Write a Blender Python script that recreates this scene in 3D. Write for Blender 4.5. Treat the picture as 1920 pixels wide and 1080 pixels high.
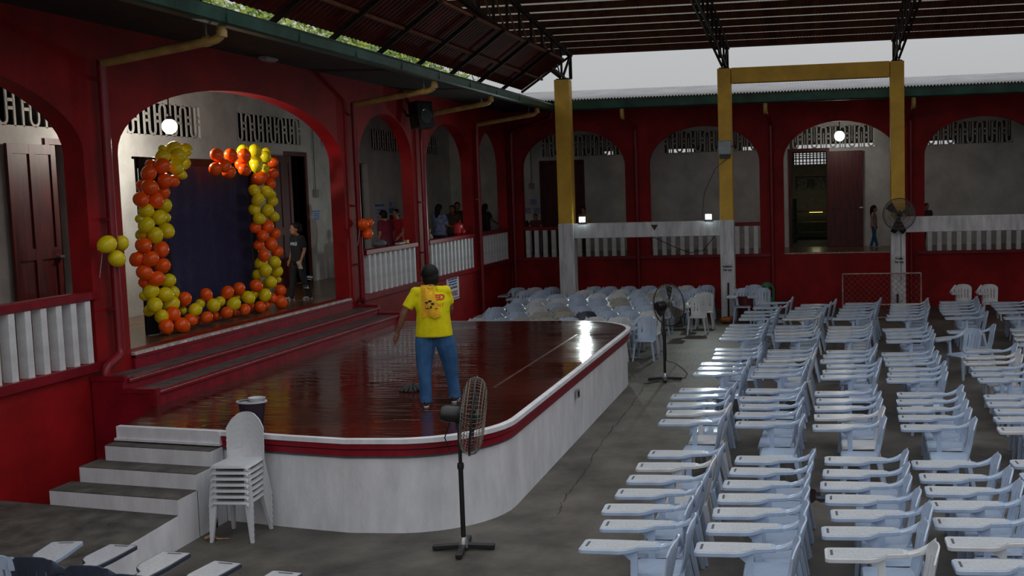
import bpy, bmesh, math, random
from mathutils import Vector, Matrix, noise
random.seed(7)
R = math.radians
for o in list(bpy.data.objects): bpy.data.objects.remove(o)
SC = bpy.context.scene
COL = SC.collection

# ---------------------------------------------------------------- camera
CAM_H = 3.45
F_PX, CX, CY = 2131.8, 1179.05, 540.0
YAW, PIT, ROL = R(9.5583), R(5.12355), R(-1.5603)
_F = Vector((math.cos(YAW)*math.cos(PIT), math.sin(YAW)*math.cos(PIT), -math.sin(PIT)))
_r = Vector((math.sin(YAW), -math.cos(YAW), 0)); _u = _r.cross(_F)
_r2 = math.cos(ROL)*_r + math.sin(ROL)*_u
_u2 = -math.sin(ROL)*_r + math.cos(ROL)*_u
cam_d = bpy.data.cameras.new('camera'); cam = bpy.data.objects.new('camera', cam_d); COL.objects.link(cam)
cam_d.sensor_fit = 'HORIZONTAL'; cam_d.sensor_width = 36.0
cam_d.lens = 36.0*F_PX/1920.0
cam_d.shift_x = -(CX-960.0)/1920.0
cam_d.clip_start = 0.1; cam_d.clip_end = 500
cam.matrix_world = Matrix(((_r2.x,_u2.x,-_F.x,0),(_r2.y,_u2.y,-_F.y,0),(_r2.z,_u2.z,-_F.z,CAM_H),(0,0,0,1)))
SC.camera = cam

def ray(x, y):            # survey helper: direction of a point measured in the photograph
    return _r2*((x-CX)/F_PX) - _u2*((y-CY)/F_PX) + _F
def onz(x, y, z):
    d = ray(x, y); return Vector((0,0,CAM_H)) + d*((z-CAM_H)/d.z)
def onx(x, y, X):
    d = ray(x, y); return Vector((0,0,CAM_H)) + d*(X/d.x)
def ony(x, y, Y):
    d = ray(x, y); return Vector((0,0,CAM_H)) + d*(Y/d.y)

# ---------------------------------------------------------------- sky and exposure
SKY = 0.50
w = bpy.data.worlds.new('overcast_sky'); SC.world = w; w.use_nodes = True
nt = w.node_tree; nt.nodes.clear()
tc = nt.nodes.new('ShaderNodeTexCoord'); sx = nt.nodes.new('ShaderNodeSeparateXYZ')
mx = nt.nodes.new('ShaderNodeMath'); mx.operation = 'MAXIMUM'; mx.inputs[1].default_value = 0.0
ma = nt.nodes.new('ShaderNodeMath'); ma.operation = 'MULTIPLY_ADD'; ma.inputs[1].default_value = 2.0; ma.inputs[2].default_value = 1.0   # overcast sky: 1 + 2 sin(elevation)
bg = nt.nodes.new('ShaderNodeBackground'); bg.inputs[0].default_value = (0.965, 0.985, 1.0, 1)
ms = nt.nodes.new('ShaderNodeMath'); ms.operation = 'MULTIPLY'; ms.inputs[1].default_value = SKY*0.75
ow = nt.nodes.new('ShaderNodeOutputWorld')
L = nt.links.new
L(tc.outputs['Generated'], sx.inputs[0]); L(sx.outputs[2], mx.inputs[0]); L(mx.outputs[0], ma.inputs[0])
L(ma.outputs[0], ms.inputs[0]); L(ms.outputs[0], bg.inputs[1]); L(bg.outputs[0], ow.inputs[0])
SC.view_settings.view_transform = 'Standard'; SC.view_settings.look = 'None'
SC.view_settings.gamma = 1.0; SC.view_settings.use_curve_mapping = False
SC.view_settings.exposure = 0.15

# ---------------------------------------------------------------- materials
MATS = {}
def mat(name, c, rough=0.6, var=0.12, scale=6.0, bump=0.0, bscale=30.0, metal=0.0, coat=0.0, stretch=None, spec=0.5, emit=None, alpha=None, c2=None):
    if name in MATS: return MATS[name]
    m = bpy.data.materials.new(name); m.use_nodes = True; n = m.node_tree.nodes; l = m.node_tree.links.new
    b = n['Principled BSDF']; b.inputs['Roughness'].default_value = rough; b.inputs['Metallic'].default_value = metal
    b.inputs['Specular IOR Level'].default_value = spec
    if coat: b.inputs['Coat Weight'].default_value = coat; b.inputs['Coat Roughness'].default_value = 0.08
    tx = n.new('ShaderNodeTexCoord'); mp = n.new('ShaderNodeMapping')
    if stretch: mp.inputs['Scale'].default_value = stretch
    l(tx.outputs['Object'], mp.inputs[0])
    nz = n.new('ShaderNodeTexNoise'); nz.inputs['Scale'].default_value = scale; nz.inputs['Detail'].default_value = 6; nz.inputs['Roughness'].default_value = 0.62
    l(mp.outputs[0], nz.inputs['Vector'])
    mi = n.new('ShaderNodeMix'); mi.data_type = 'RGBA'
    d = c2 if c2 else tuple(max(0, v*(1-2.2*var)) for v in c[:3])
    e = c[:3] if c2 else tuple(min(1, v*(1+var)) for v in c[:3])
    mi.inputs[6].default_value = (*d, 1); mi.inputs[7].default_value = (*e, 1)
    rp = n.new('ShaderNodeMapRange'); rp.inputs[1].default_value = 0.3; rp.inputs[2].default_value = 0.68
    l(nz.outputs[0], rp.inputs[0]); l(rp.outputs[0], mi.inputs[0]); l(mi.outputs[2], b.inputs['Base Color'])
    if bump:
        nb = n.new('ShaderNodeTexNoise'); nb.inputs['Scale'].default_value = bscale; nb.inputs['Detail'].default_value = 4
        l(mp.outputs[0], nb.inputs['Vector'])
        bp = n.new('ShaderNodeBump'); bp.inputs['Strength'].default_value = bump; bp.inputs['Distance'].default_value = 0.02
        l(nb.outputs[0], bp.inputs['Height']); l(bp.outputs[0], b.inputs['Normal'])
    if emit:
        b.inputs['Emission Color'].default_value = (*emit[:3], 1); b.inputs['Emission Strength'].default_value = emit[3]
    if alpha is not None: b.inputs['Alpha'].default_value = alpha
    MATS[name] = m; return m

red = mat('red_wall_paint', (0.31,0.006,0.009), 0.6, 0.22, 1.1, 0.15, 40, spec=0.25)
redtrim = mat('red_gloss_paint', (0.24,0.006,0.016), 0.4, 0.15, 3, 0.1, 30, spec=0.35)
redbright = mat('red_step_paint', (0.26,0.005,0.022), 0.5, 0.2, 5, 0.15, 40, spec=0.3)
tread = mat('worn_step_tread', (0.13,0.095,0.095), 0.7, 0.25, 7, 0.2, 50)
white = mat('white_plaster', (0.60,0.60,0.60), 0.75, 0.14, 2.2, 0.12, 40)
whitecol = mat('white_column_paint', (0.66,0.66,0.69), 0.7, 0.16, 3, 0.12, 40, stretch=(3,3,0.5))
stagewhite = mat('stage_side_paint', (0.74,0.75,0.79), 0.7, 0.08, 2.5, 0.15, 30, stretch=(2,2,0.7))
cream = mat('gallery_plaster', (0.66,0.66,0.62), 0.8, 0.12, 1.5, 0.1, 30)
yellow = mat('yellow_column_paint', (0.72,0.43,0.05), 0.6, 0.12, 2, 0.1, 30)
balw = mat('baluster_paint', (0.76,0.78,0.81), 0.6, 0.08, 5, 0.1, 40)
concrete = mat('courtyard_concrete', (0.105,0.094,0.080), 0.55, 0.30, 1.3, 0.35, 18)
cstep = mat('dark_stair_concrete_unlit_room', (0.095,0.088,0.078), 0.75, 0.3, 4, 0.25, 40)
dark = mat('dark_void', (0.012,0.011,0.010), 0.9, 0.1)
wooddark = mat('dark_red_door_wood', (0.105,0.008,0.006), 0.5, 0.35, 3, 0.1, 20, stretch=(6,6,0.6))
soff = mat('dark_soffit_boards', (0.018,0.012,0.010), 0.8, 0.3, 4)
green = mat('green_gutter_metal', (0.022,0.090,0.066), 0.42, 0.3, 1.6, 0.08, 10, metal=0.25)
gutlip = mat('gutter_lip_metal', (0.05,0.05,0.045), 0.5, 0.3, 4, metal=0.3)
pvc = mat('cream_drain_pipe', (0.42,0.27,0.08), 0.45, 0.2, 5)
redpipe = mat('red_painted_pipe', (0.24,0.010,0.020), 0.35, 0.15, 5)
steel = mat('painted_truss_steel', (0.016,0.010,0.007), 0.7, 0.3, 6, spec=0.1)
purl = mat('rust_red_purlin', (0.055,0.017,0.007), 0.7, 0.3, 5, spec=0.1)
sheetred = mat('rusty_canopy_sheet', (0.095,0.014,0.007), 0.7, 0.45, 1.6, 0.1, 12, c2=(0.030,0.005,0.004), spec=0.08)
zinc = mat('weathered_zinc_roof', (0.36,0.36,0.38), 0.6, 0.12, 1.6, 0.05, 10, metal=0.0, spec=0.3)
plastic = mat('pale_blue_plastic', (0.40,0.49,0.64), 0.26, 0.06, 8, 0.05, 60)
plastic_top = mat('worn_skylit_tablet_plastic', (0.50,0.53,0.57), 0.20, 0.07, 40, 0.04, 60)  # sky light and shade put into colour: tops lighter, bodies darker
plastic_b = mat('beige_plastic', (0.36,0.35,0.31), 0.45, 0.1, 8)
plastic_w = mat('grey_white_plastic', (0.58,0.60,0.63), 0.35, 0.06, 8)
plastic_d = mat('navy_plastic', (0.035,0.045,0.075), 0.35, 0.1, 8)
plastic_g = mat('green_plastic', (0.01,0.20,0.11), 0.3, 0.1, 8)
black = mat('black_metal', (0.012,0.012,0.014), 0.4, 0.1)
blackpl = mat('black_plastic', (0.015,0.015,0.017), 0.35, 0.1)
wire = mat('fan_wire_metal', (0.20,0.18,0.15), 0.4, 0.1, metal=0.3)
chrome = mat('grey_metal', (0.45,0.45,0.45), 0.3, 0.1, metal=0.8)
skin = mat('skin', (0.36,0.17,0.095), 0.55, 0.08, 8)
skin_d = mat('tanned_skin', (0.20,0.085,0.045), 0.5, 0.08, 8)
hair = mat('black_hair', (0.006,0.005,0.005), 0.65, 0.2, 30, spec=0.25)
paper = mat('white_paper', (0.62,0.64,0.74), 0.7, 0.04)
ink = mat('black_ink', (0.015,0.015,0.02), 0.7, 0.02)
navyink = mat('navy_ink', (0.03,0.05,0.25), 0.7, 0.02)
redink = mat('dark_red_ink', (0.33,0.02,0.03), 0.7, 0.02)
blueink = mat('blue_print', (0.10,0.25,0.60), 0.7, 0.04)
tealp = mat('teal_print', (0.03,0.25,0.32), 0.7, 0.04)
rbal = mat('orange_balloon', (1.0,0.115,0.004), 0.22, 0.04, 5)
ybal = mat('yellow_balloon', (0.86,0.70,0.008), 0.20, 0.06, 5)
navy = mat('navy_backdrop_cloth', (0.020,0.018,0.075), 0.85, 0.2, 20)
blackc = mat('black_cloth', (0.008,0.008,0.012), 0.9, 0.1)
globe_m = mat('lit_globe_glass', (0.9,0.9,0.9), 0.3, 0.0, emit=(0.92,0.96,1.0,2.4))

# ---------------------------------------------------------------- mesh builder
WL = {}
def wl(o): return WL.get(o.name, Vector((0,0,0))) if o else Vector((0,0,0))
def setp(o, label=None, cat=None, group=None, kind=None):
    if label: o['label'] = label
    if cat: o['category'] = cat
    if group: o['group'] = group
    if kind: o['kind'] = kind
    return o
def thing(name, loc, label, cat, group=None):
    o = bpy.data.objects.new(name, None); COL.objects.link(o); o.location = loc; o.empty_display_size = 0.1
    WL[o.name] = Vector(loc); return setp(o, label, cat, group)
class MB:
    def __init__(s): s.v = []; s.f = []
    def add(s, vs, fs):
        n = len(s.v); s.v += [tuple(v) for v in vs]; s.f += [tuple(i+n for i in f) for f in fs]; return s
    def box(s, x0, x1, y0, y1, z0, z1):
        return s.add([(x,y,z) for x in (x0,x1) for y in (y0,y1) for z in (z0,z1)],
            [(0,1,3,2),(4,6,7,5),(0,4,5,1),(2,3,7,6),(0,2,6,4),(1,5,7,3)])
    def bar(s, a, b, w, h, up=(0,0,1)):
        a, b = Vector(a), Vector(b); d = (b-a).normalized(); u = Vector(up)
        sd = d.cross(u)
        if sd.length < 1e-4: sd = d.cross(Vector((1,0,0)))
        sd.normalize(); u = sd.cross(d).normalized(); vs = []
        for p in (a, b):
            for i in (-1,1):
                for j in (-1,1): vs.append(p + sd*(i*w/2) + u*(j*h/2))
        return s.add(vs, [(0,1,3,2),(4,6,7,5),(0,4,5,1),(2,3,7,6),(0,2,6,4),(1,5,7,3)])
    def taper(s, a, b, ra, rb):        # rectangular tapered post, half sizes ra=(hx,hy)
        vs = []
        for p, r_ in ((a,ra),(b,rb)):
            for i in (-1,1):
                for j in (-1,1): vs.append((p[0]+i*r_[0], p[1]+j*r_[1], p[2]))
        return s.add(vs, [(0,1,3,2),(4,6,7,5),(0,4,5,1),(2,3,7,6),(0,2,6,4),(1,5,7,3)])
    def tube(s, pts, r, n=8, cap=True, flat=1.0, closed=False):
        pts = [Vector(p) for p in pts]; rs = r if isinstance(r, (list,tuple)) else [r]*len(pts)
        N = len(pts); ring = []; prev = None
        for i, p in enumerate(pts):
            if closed: d = pts[(i+1)%N]-pts[i-1]
            else: d = pts[min(i+1,N-1)] - pts[max(i-1,0)]
            d.normalize()
            if prev is None:
                ref = Vector((0,0,1)) if abs(d.z) < 0.9 else Vector((1,0,0))
                u = d.cross(ref).normalized()
            else:
                u = prev - d*prev.dot(d)
                u = u.normalized() if u.length > 1e-5 else d.orthogonal().normalized()
            prev = u; v = d.cross(u)
            ring.append([p + u*(rs[i]*math.cos(2*math.pi*k/n)) + v*(rs[i]*flat*math.sin(2*math.pi*k/n)) for k in range(n)])
        vs = [q for rg in ring for q in rg]; fs = []
        for i in range(N if closed else N-1):
            j = (i+1)%N
            for k in range(n): fs.append((i*n+k, i*n+(k+1)%n, j*n+(k+1)%n, j*n+k))
        if cap and not closed: fs += [tuple(range(n-1,-1,-1)), tuple((N-1)*n+k for k in range(n))]
        return s.add(vs, fs)
    def lathe(s, prof, c=(0,0,0), n=16, M=None):
        vs = []; fs = []
        for r_, z in prof:
            for k in range(n):
                a = 2*math.pi*k/n; v = Vector((r_*math.cos(a), r_*math.sin(a), z))
                if M is not None: v = M @ v
                vs.append(v + Vector(c))
        for i in range(len(prof)-1):
            for k in range(n): fs.append((i*n+k, i*n+(k+1)%n, (i+1)*n+(k+1)%n, (i+1)*n+k))
        if prof[0][0] > 1e-6: fs.append(tuple(range(n-1,-1,-1)))
        if prof[-1][0] > 1e-6: fs.append(tuple((len(prof)-1)*n+k for k in range(n)))
        return s.add(vs, fs)
    def ball(s, c, r, n=12, m=8):
        if not isinstance(r, (list,tuple)): r = (r,r,r)
        vs = []; fs = []
        for i in range(m+1):
            t = math.pi*i/m
            for k in range(n):
                a = 2*math.pi*k/n
                vs.append((c[0]+r[0]*math.sin(t)*math.cos(a), c[1]+r[1]*math.sin(t)*math.sin(a), c[2]+r[2]*math.cos(t)))
        for i in range(m):
            for k in range(n): fs.append((i*n+k, (i+1)*n+k, (i+1)*n+(k+1)%n, i*n+(k+1)%n))
        return s.add(vs, fs)
    def prism(s, poly, z0, z1):
        n = len(poly)
        return s.add([(p[0],p[1],z0) for p in poly]+[(p[0],p[1],z1) for p in poly],
            [tuple(range(n-1,-1,-1)), tuple(range(n,2*n))]+[(i,(i+1)%n,n+(i+1)%n,n+i) for i in range(n)])
    def xf(s, M):
        s.v = [tuple(M @ Vector(v)) for v in s.v]; return s
    def build(s, name, m, parent=None, smooth=False, bevel=0.0, weld=False):
        me = bpy.data.meshes.new(name); off = wl(parent) if parent else Vector((0,0,0))
        me.from_pydata([(v[0]-off.x, v[1]-off.y, v[2]-off.z) for v in s.v], [], s.f)
        bm = bmesh.new(); bm.from_mesh(me)
        bmesh.ops.remove_doubles(bm, verts=bm.verts, dist=1e-5 if not weld else weld)
        bmesh.ops.recalc_face_normals(bm, faces=bm.faces)
        if bevel: bmesh.ops.bevel(bm, geom=list(bm.edges), offset=bevel, segments=1, affect='EDGES')
        bm.to_mesh(me); bm.free()
        o = bpy.data.objects.new(name, me); COL.objects.link(o)
        for k in (m if isinstance(m, list) else [m]): me.materials.append(k)
        if smooth: shade(me, 50)
        if parent: o.parent = parent; WL[o.name] = off
        return o
def shade(me, ang=50):
    me.polygons.foreach_set('use_smooth', [True]*len(me.polygons))
    bm = bmesh.new(); bm.from_mesh(me)
    for e in bm.edges:
        if len(e.link_faces) == 2 and e.calc_face_angle(0) > R(ang): e.smooth = False
    bm.to_mesh(me); bm.free()
def copy_tree(o, parent=None):
    c = o.copy(); COL.objects.link(c)
    if parent: c.parent = parent
    for ch in o.children: copy_tree(ch, c)
    return c
def struct(o, label=None):
    o['kind'] = 'structure'
    if label: o['label'] = label
    return o
def text(parent, s, size, m, M, name='lettering', ext=0.002, align='CENTER', bold=0.0, sx=1.0):
    cu = bpy.data.curves.new('t','FONT'); cu.body = s; cu.size = size; cu.extrude = ext; cu.align_x = align; cu.align_y = 'CENTER'; cu.offset = bold
    to = bpy.data.objects.new('t', cu); COL.objects.link(to); bpy.context.view_layer.update()
    me = bpy.data.meshes.new_from_object(to.evaluated_get(bpy.context.evaluated_depsgraph_get()))
    bpy.data.objects.remove(to); me.name = name
    off = wl(parent)
    for v in me.vertices: v.co = (M @ Vector((v.co.x*sx, v.co.y, v.co.z))) - off
    me.materials.clear(); me.materials.append(m)
    o = bpy.data.objects.new(name, me); COL.objects.link(o); o.parent = parent; WL[o.name] = off
    return o
def frame3(c, xa, ya):      # local x -> xa, y -> ya, z -> normal
    xa, ya = Vector(xa).normalized(), Vector(ya).normalized(); za = xa.cross(ya)
    return Matrix(((xa.x,ya.x,za.x,c[0]),(xa.y,ya.y,za.y,c[1]),(xa.z,ya.z,za.z,c[2]),(0,0,0,1)))
ORD = ['first','second','third','fourth','fifth','sixth','seventh','eighth','ninth','tenth','eleventh','twelfth','thirteenth','fourteenth','fifteenth','sixteenth','seventeenth','eighteenth','nineteenth','twentieth','twenty-first','twenty-second','twenty-third','twenty-fourth','twenty-fifth','twenty-sixth','twenty-seventh','twenty-eighth','twenty-ninth','thirtieth','thirty-first','thirty-second']
# ================================================================ STRUCTURE
def wall_mesh(axis, p, T, s0, s1, z0, z1, ops, seg=28):
    mb = MB(); cuts = {s0, s1}
    for a, b, sill, spring, crown in ops:
        n = seg if crown > spring else 1
        for i in range(n+1):
            t = -math.cos(math.pi*i/n) if n > 1 else (-1 if i == 0 else 1)
            cuts.add(round((a+b)/2 + t*(b-a)/2, 5))
    cs = sorted(cuts)
    P = (lambda s, d, z: (s, p+d, z)) if axis == 'x' else (lambda s, d, z: (p+d, s, z))
    def q(s, e, dd=None):
        mb.add(s, [tuple(range(len(s)))])
    def za(o, s):
        a, b, sill, spring, crown = o; t = max(-1, min(1, (s-(a+b)/2)/((b-a)/2)))
        return spring + (crown-spring)*math.sqrt(max(0, 1-t*t))
    for i in range(len(cs)-1):
        u, v = cs[i], cs[i+1]; o = None
        for k in ops:
            if k[0]-1e-4 <= u and v <= k[1]+1e-4: o = k
        iv = [((z0,z1),(z0,z1))] if o is None else [((za(o,u),z1),(za(o,v),z1))] + ([((z0,o[2]),(z0,o[2]))] if o[2] > z0+1e-4 else [])
        for (la,ua),(lb,ub) in iv:
            for d in (0, T): q([P(u,d,la),P(v,d,lb),P(v,d,ub),P(u,d,ua)], None)
            if o is not None:
                if abs(ua-z1) < 1e-6: q([P(u,0,la),P(v,0,lb),P(v,T,lb),P(u,T,la)], None)
                else: q([P(u,0,ua),P(v,0,ub),P(v,T,ub),P(u,T,ua)], None)
        q([P(u,0,z1),P(v,0,z1),P(v,T,z1),P(u,T,z1)], None)
    for o in ops:
        for s in o[:2]: q([P(s,0,o[2]),P(s,T,o[2]),P(s,T,o[3]),P(s,0,o[3])], None)
    for s in (s0, s1): q([P(s,0,z0),P(s,T,z0),P(s,T,z1),P(s,0,z1)], None)
    return mb

WY, WT, XB = 8.65, 0.27, 31.36           # left wall face, thickness, back wall face
FZ = 1.5                                  # gallery floor
L_OPS = [(5.55,12.42),(13.1,19.97),(20.7,23.65),(24.5,27.85),(28.45,31.1)]
B_OPS = [(5.3,8.27),(1.58,4.63),(-2.12,0.93),(-5.85,-2.8)]
CROWN, SPRING = 5.04, 4.02

ground = MB().box(-14, 33, -14, 10, -0.3, 0.0).build('floor', concrete); struct(ground)
ck = [(1207,725),(1190,750),(1165,783),(1140,815),(1112,852),(1105,872),(1085,900),(1060,935),(1045,965)]
crack = MB(); cp = [onz(x,y,0) for x,y in ck]
for i in range(len(cp)-1):
    for j in range(4):
        a = cp[i].lerp(cp[i+1], j/4); b = cp[i].lerp(cp[i+1], (j+1)/4)
        a.y += random.uniform(-.03,.03) if j else 0
        ww = random.uniform(.004,.012)
        crack.add([(a.x,a.y-ww,.002),(a.x,a.y+ww,.002),(b.x,b.y+ww*.6,.002),(b.x,b.y-ww*.6,.002)], [(0,1,2,3)])
crack.build('floor_crack', mat('crack_grime', (0.03,0.028,0.025), 0.8, 0.3), ground)

wl_ = struct(wall_mesh('x', WY, WT, 3.0, XB+WT, 0, 5.6, [(a,b,FZ,SPRING,CROWN) for a,b in L_OPS]).build('wall_left', red))
wb_ = struct(wall_mesh('y', XB, WT, -7.2, WY, 0, 5.6, [(a,b,FZ,SPRING,CROWN) for a,b in B_OPS]).build('wall_back', red))
for o in (wl_, wb_): shade(o.data, 35)
# galleries: floors, ceilings, inner walls
gfl = mat('brown_gallery_floor', (0.20,0.105,0.05), 0.22, 0.35, 2.5, 0.06, 8, stretch=(0.6,3,1))
GY, GX = 11.3, 34.2
struct(MB().box(3, GX, WY+WT, GY, 1.3, FZ).add([], []).build('floor_gallery_left', gfl))
struct(MB().box(XB+WT, GX, -7.2, WY+WT, 1.3, FZ).build('floor_gallery_back', gfl))
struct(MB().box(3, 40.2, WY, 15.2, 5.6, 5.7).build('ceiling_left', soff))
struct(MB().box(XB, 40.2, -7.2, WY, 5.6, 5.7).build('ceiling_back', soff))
struct(MB().box(-2, 40, -9.1, -8.9, 0, 5.6).build('wall_right_added', red)); struct(MB().box(-2, 40, -13, -8.3, 5.6, 5.8).build('ceiling_eave_right_added', soff))  # unseen wall and eave added to darken the right side
def ax(px, py, Y=GY): return ony(px, py, Y).x
def by(px, py, X=GX): return onx(px, py, X).y
dl1 = (ax(98,400), ax(133,400)); dl2 = (ax(541,400), ax(575,400)); dl3 = (ax(738,350), ax(770,350)); dl4 = (ax(806,350), ax(823,350))
DT = 4.3
inner_ops = [(d[0], d[1], FZ, DT, DT) for d in (dl1, dl2)] + [(24.9+1.6, 24.9+2.7, FZ, 4.2, 4.2), (30.3, 31.6, FZ, 4.2, 4.2)]
# high fretwork openings in the inner wall
fl = []
for x0, x1 in ((-5,113),(237,375),(444,563),(599,612)):
    fl.append((ony(x0,230,GY).x, ony(x1,230,GY).x))
fl += [(25.3,26.7),(27.9,30.2),(31.0,33.2)]
wi = struct(wall_mesh('x', GY, 0.18, 3.0, GX+0.18, FZ, 4.50, inner_ops).build('wall_gallery_left', cream))
struct(wall_mesh('x', GY, 0.18, 3.0, GX+0.18, 4.50, 5.6, [(a,b,4.54,5.12,5.12) for a,b in fl]).build('wall_transom_left', cream))
# two doorway openings of the back gallery
by1 = (by(1091,350), by(1018,350)); by3 = (by(1550,380), by(1485,380))
wib = struct(wall_mesh('y', GX, 0.18, -7.2, GY+0.18, FZ, 4.36, [(by3[0],by3[1],FZ,4.32,4.32),(by1[0],by1[1],FZ,4.2,4.2)]).build('wall_gallery_back', cream))
fb = [(by(1170,255),by(1015,255)),(by(1420,262),by(1245,262)),(by(1640,245),by(1480,245)),(by(1900,240),by(1735,240))]
struct(wall_mesh('y', GX, 0.18, -7.2, GY+0.18, 4.36, 5.6, [(a,b,4.40,5.05,5.05) for a,b in fb]).build('wall_transom_back', cream))
# outer walls of both wings and the end walls
struct(MB().box(3, 40.2, 15.0, 15.2, 0, 5.7).build('wall_outer_left', cstep))  # dark material stands in for the unlit room behind the fretwork
wins = [(by(1150,258,40.0),by(1132,258,40.0)),(by(1300,262,40.0),by(1252,262,40.0)),(by(1372,262,40.0),by(1345,262,40.0)),(by(1412,262,40.0),by(1392,262,40.0)),(by(1645,250,40.0),by(1493,250,40.0)),(by(1790,250,40.0),by(1740,250,40.0))]
struct(wall_mesh('y', 40.0, 0.2, -7.2, 15.2, 4.5, 5.9, [(a,b,4.52,4.70,4.70) for a,b in wins]).build('wall_outer_back', cream))
gw = (by(1548,290,40.0), by(1489,290,40.0))
struct(wall_mesh('y', 40.0, 0.2, -7.2, 15.2, 0, 4.5, [(gw[0],gw[1],4.03,4.42,4.42)]).build('wall_outer_back_lower', mat('classroom_wall', (0.30,0.28,0.20), 0.8, 0.1)))
struct(MB().box(XB, 40.2, -7.4, -7.2, 0, 5.7).build('wall_end_right', cream))
struct(MB().box(2.8, 3.0, WY, 15.2, 0, 5.7).build('wall_end_left', cream))
struct(MB().box(GX+.18, 40.0, -7.2, 11.3, 1.3, FZ).build('floor_rooms_back', cstep))
struct(MB().box(3, 40, GY+.18, 15.0, 1.3, FZ).build('floor_rooms_left', cstep))

# fretwork panels: looped bars standing in the transom openings
def fretwork(P, w, z0, z1, name, parent, d=0.07, mid=True):
    mb = MB(); pitch = 0.27 if mid else 0.34; n = max(2, int(round(w/pitch))); pitch = w/n; t = 0.032 if mid else .026
    def bx(a, b, c, e): 
        vs = [P(s,k,z) for s in (a,b) for k in (0,d) for z in (c,e)]
        mb.add(vs, [(0,1,3,2),(4,6,7,5),(0,4,5,1),(2,3,7,6),(0,2,6,4),(1,5,7,3)])
    H = z1-z0
    for i in range(n):
        s = i*pitch; up = i % 2 == 0
        x1, x2 = s+pitch*.12, s+pitch*.62
        r = (x2-x1)/2+t
        zc = z0+r if up else z1-r
        bx(x1-t, x1+t*.6, z0+(r if up else 0), z1-(0 if up else r)); bx(x2-t*.6, x2+t, z0+(r if up else 0), z1-(0 if up else r))
        m = (x1+x2)/2
        for j in range(6):          # rounded end of the loop
            a0, a1 = math.pi*j/6, math.pi*(j+1)/6; sg = -1 if up else 1
            ri, ro = (x2-x1)/2-t*.6, (x2-x1)/2+t
            pts = [(m+ro*math.cos(a0), zc+sg*ro*math.sin(a0)),(m+ro*math.cos(a1), zc+sg*ro*math.sin(a1)),(m+ri*math.cos(a1), zc+sg*ri*math.sin(a1)),(m+ri*math.cos(a0), zc+sg*ri*math.sin(a0))]
            mb.add([P(a,0,b) for a,b in pts]+[P(a,d,b) for a,b in pts], [(0,1,2,3),(7,6,5,4),(0,1,5,4),(1,2,6,5),(2,3,7,6),(3,0,4,7)])
        if mid: bx(m-.012, m+.012, z0+(H*.3 if up else 0), z1-(0 if up else H*.3))
        bx(x2+t*.6, s+pitch+pitch*.12-t*.6, z0+H*.40, z0+H*.48); bx(x2+t*.6, s+pitch+pitch*.12-t*.6, z0+H*.60, z0+H*.68)
    bx(0, w, z0-.02, z0+.015); bx(0, w, z1-.015, z1+.02)
    return mb.build(name, cream, parent)
for a, b in fl: fretwork(lambda s,k,z,a=a: (a+s, GY+.005+k, z), b-a, 4.54, 5.12, 'fretwork', wi, .02, False)
for a, b in fb: fretwork(lambda s,k,z,a=a: (GX+.05+k, a+s, z), b-a, 4.40, 5.05, 'fretwork', wib)

# eaves, gutters and roofs of the two wings
GLY, GBX = 6.81, 29.52
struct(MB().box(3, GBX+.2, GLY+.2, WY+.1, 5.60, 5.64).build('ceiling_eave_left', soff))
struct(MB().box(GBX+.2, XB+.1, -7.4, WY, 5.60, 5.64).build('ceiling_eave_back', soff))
def corr(o, U, lu, V, lv, pitch, amp, N, sub=6, nv=1, sag=None):
    mb = MB(); n = int(lu/pitch*sub); U, V, N, o = Vector(U), Vector(V), Vector(N), Vector(o)
    vs = []
    for i in range(n+1):
        a = lu*i/n; h = amp*math.cos(2*math.pi*a/pitch)
        for j in range(nv+1): 
            hh = h + (sag(a, lv*j/nv) if sag else 0)
            vs.append(o + U*a + V*(lv*j/nv) + N*hh)
    fs = [(i*(nv+1)+j, (i+1)*(nv+1)+j, (i+1)*(nv+1)+j+1, i*(nv+1)+j+1) for i in range(n) for j in range(nv)]
    return mb.add(vs, fs)
s_ = 0.13; nv_ = math.hypot(1, s_)
rb = corr((GBX-.05, -8.0, 5.74), (0,1,0), 22.0, (1/nv_,0,s_/nv_), 4.95*nv_, 0.08, 0.020, (0,0,1))
rbo = rb.build('roof_back', zinc, smooth=True); struct(rbo)
struct(MB().add([(34.4,-8,6.36),(34.4,14.5,6.36),(40.6,14.5,5.6),(40.6,-8,5.6)],[(0,1,2,3)]).build('roof_back_rear', zinc))
rl = MB().add([(2.5,GLY+.24,5.66),(GBX+.2,GLY+.24,5.66),(34.4,11.5,6.30),(2.5,11.5,6.30)],[(0,1,2,3)]).add([(2.5,11.5,6.30),(34.4,11.5,6.30),(40.6,15.4,5.75),(2.5,15.4,5.75)],[(0,1,2,3)])
struct(rl.build('roof_left', zinc))
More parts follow.
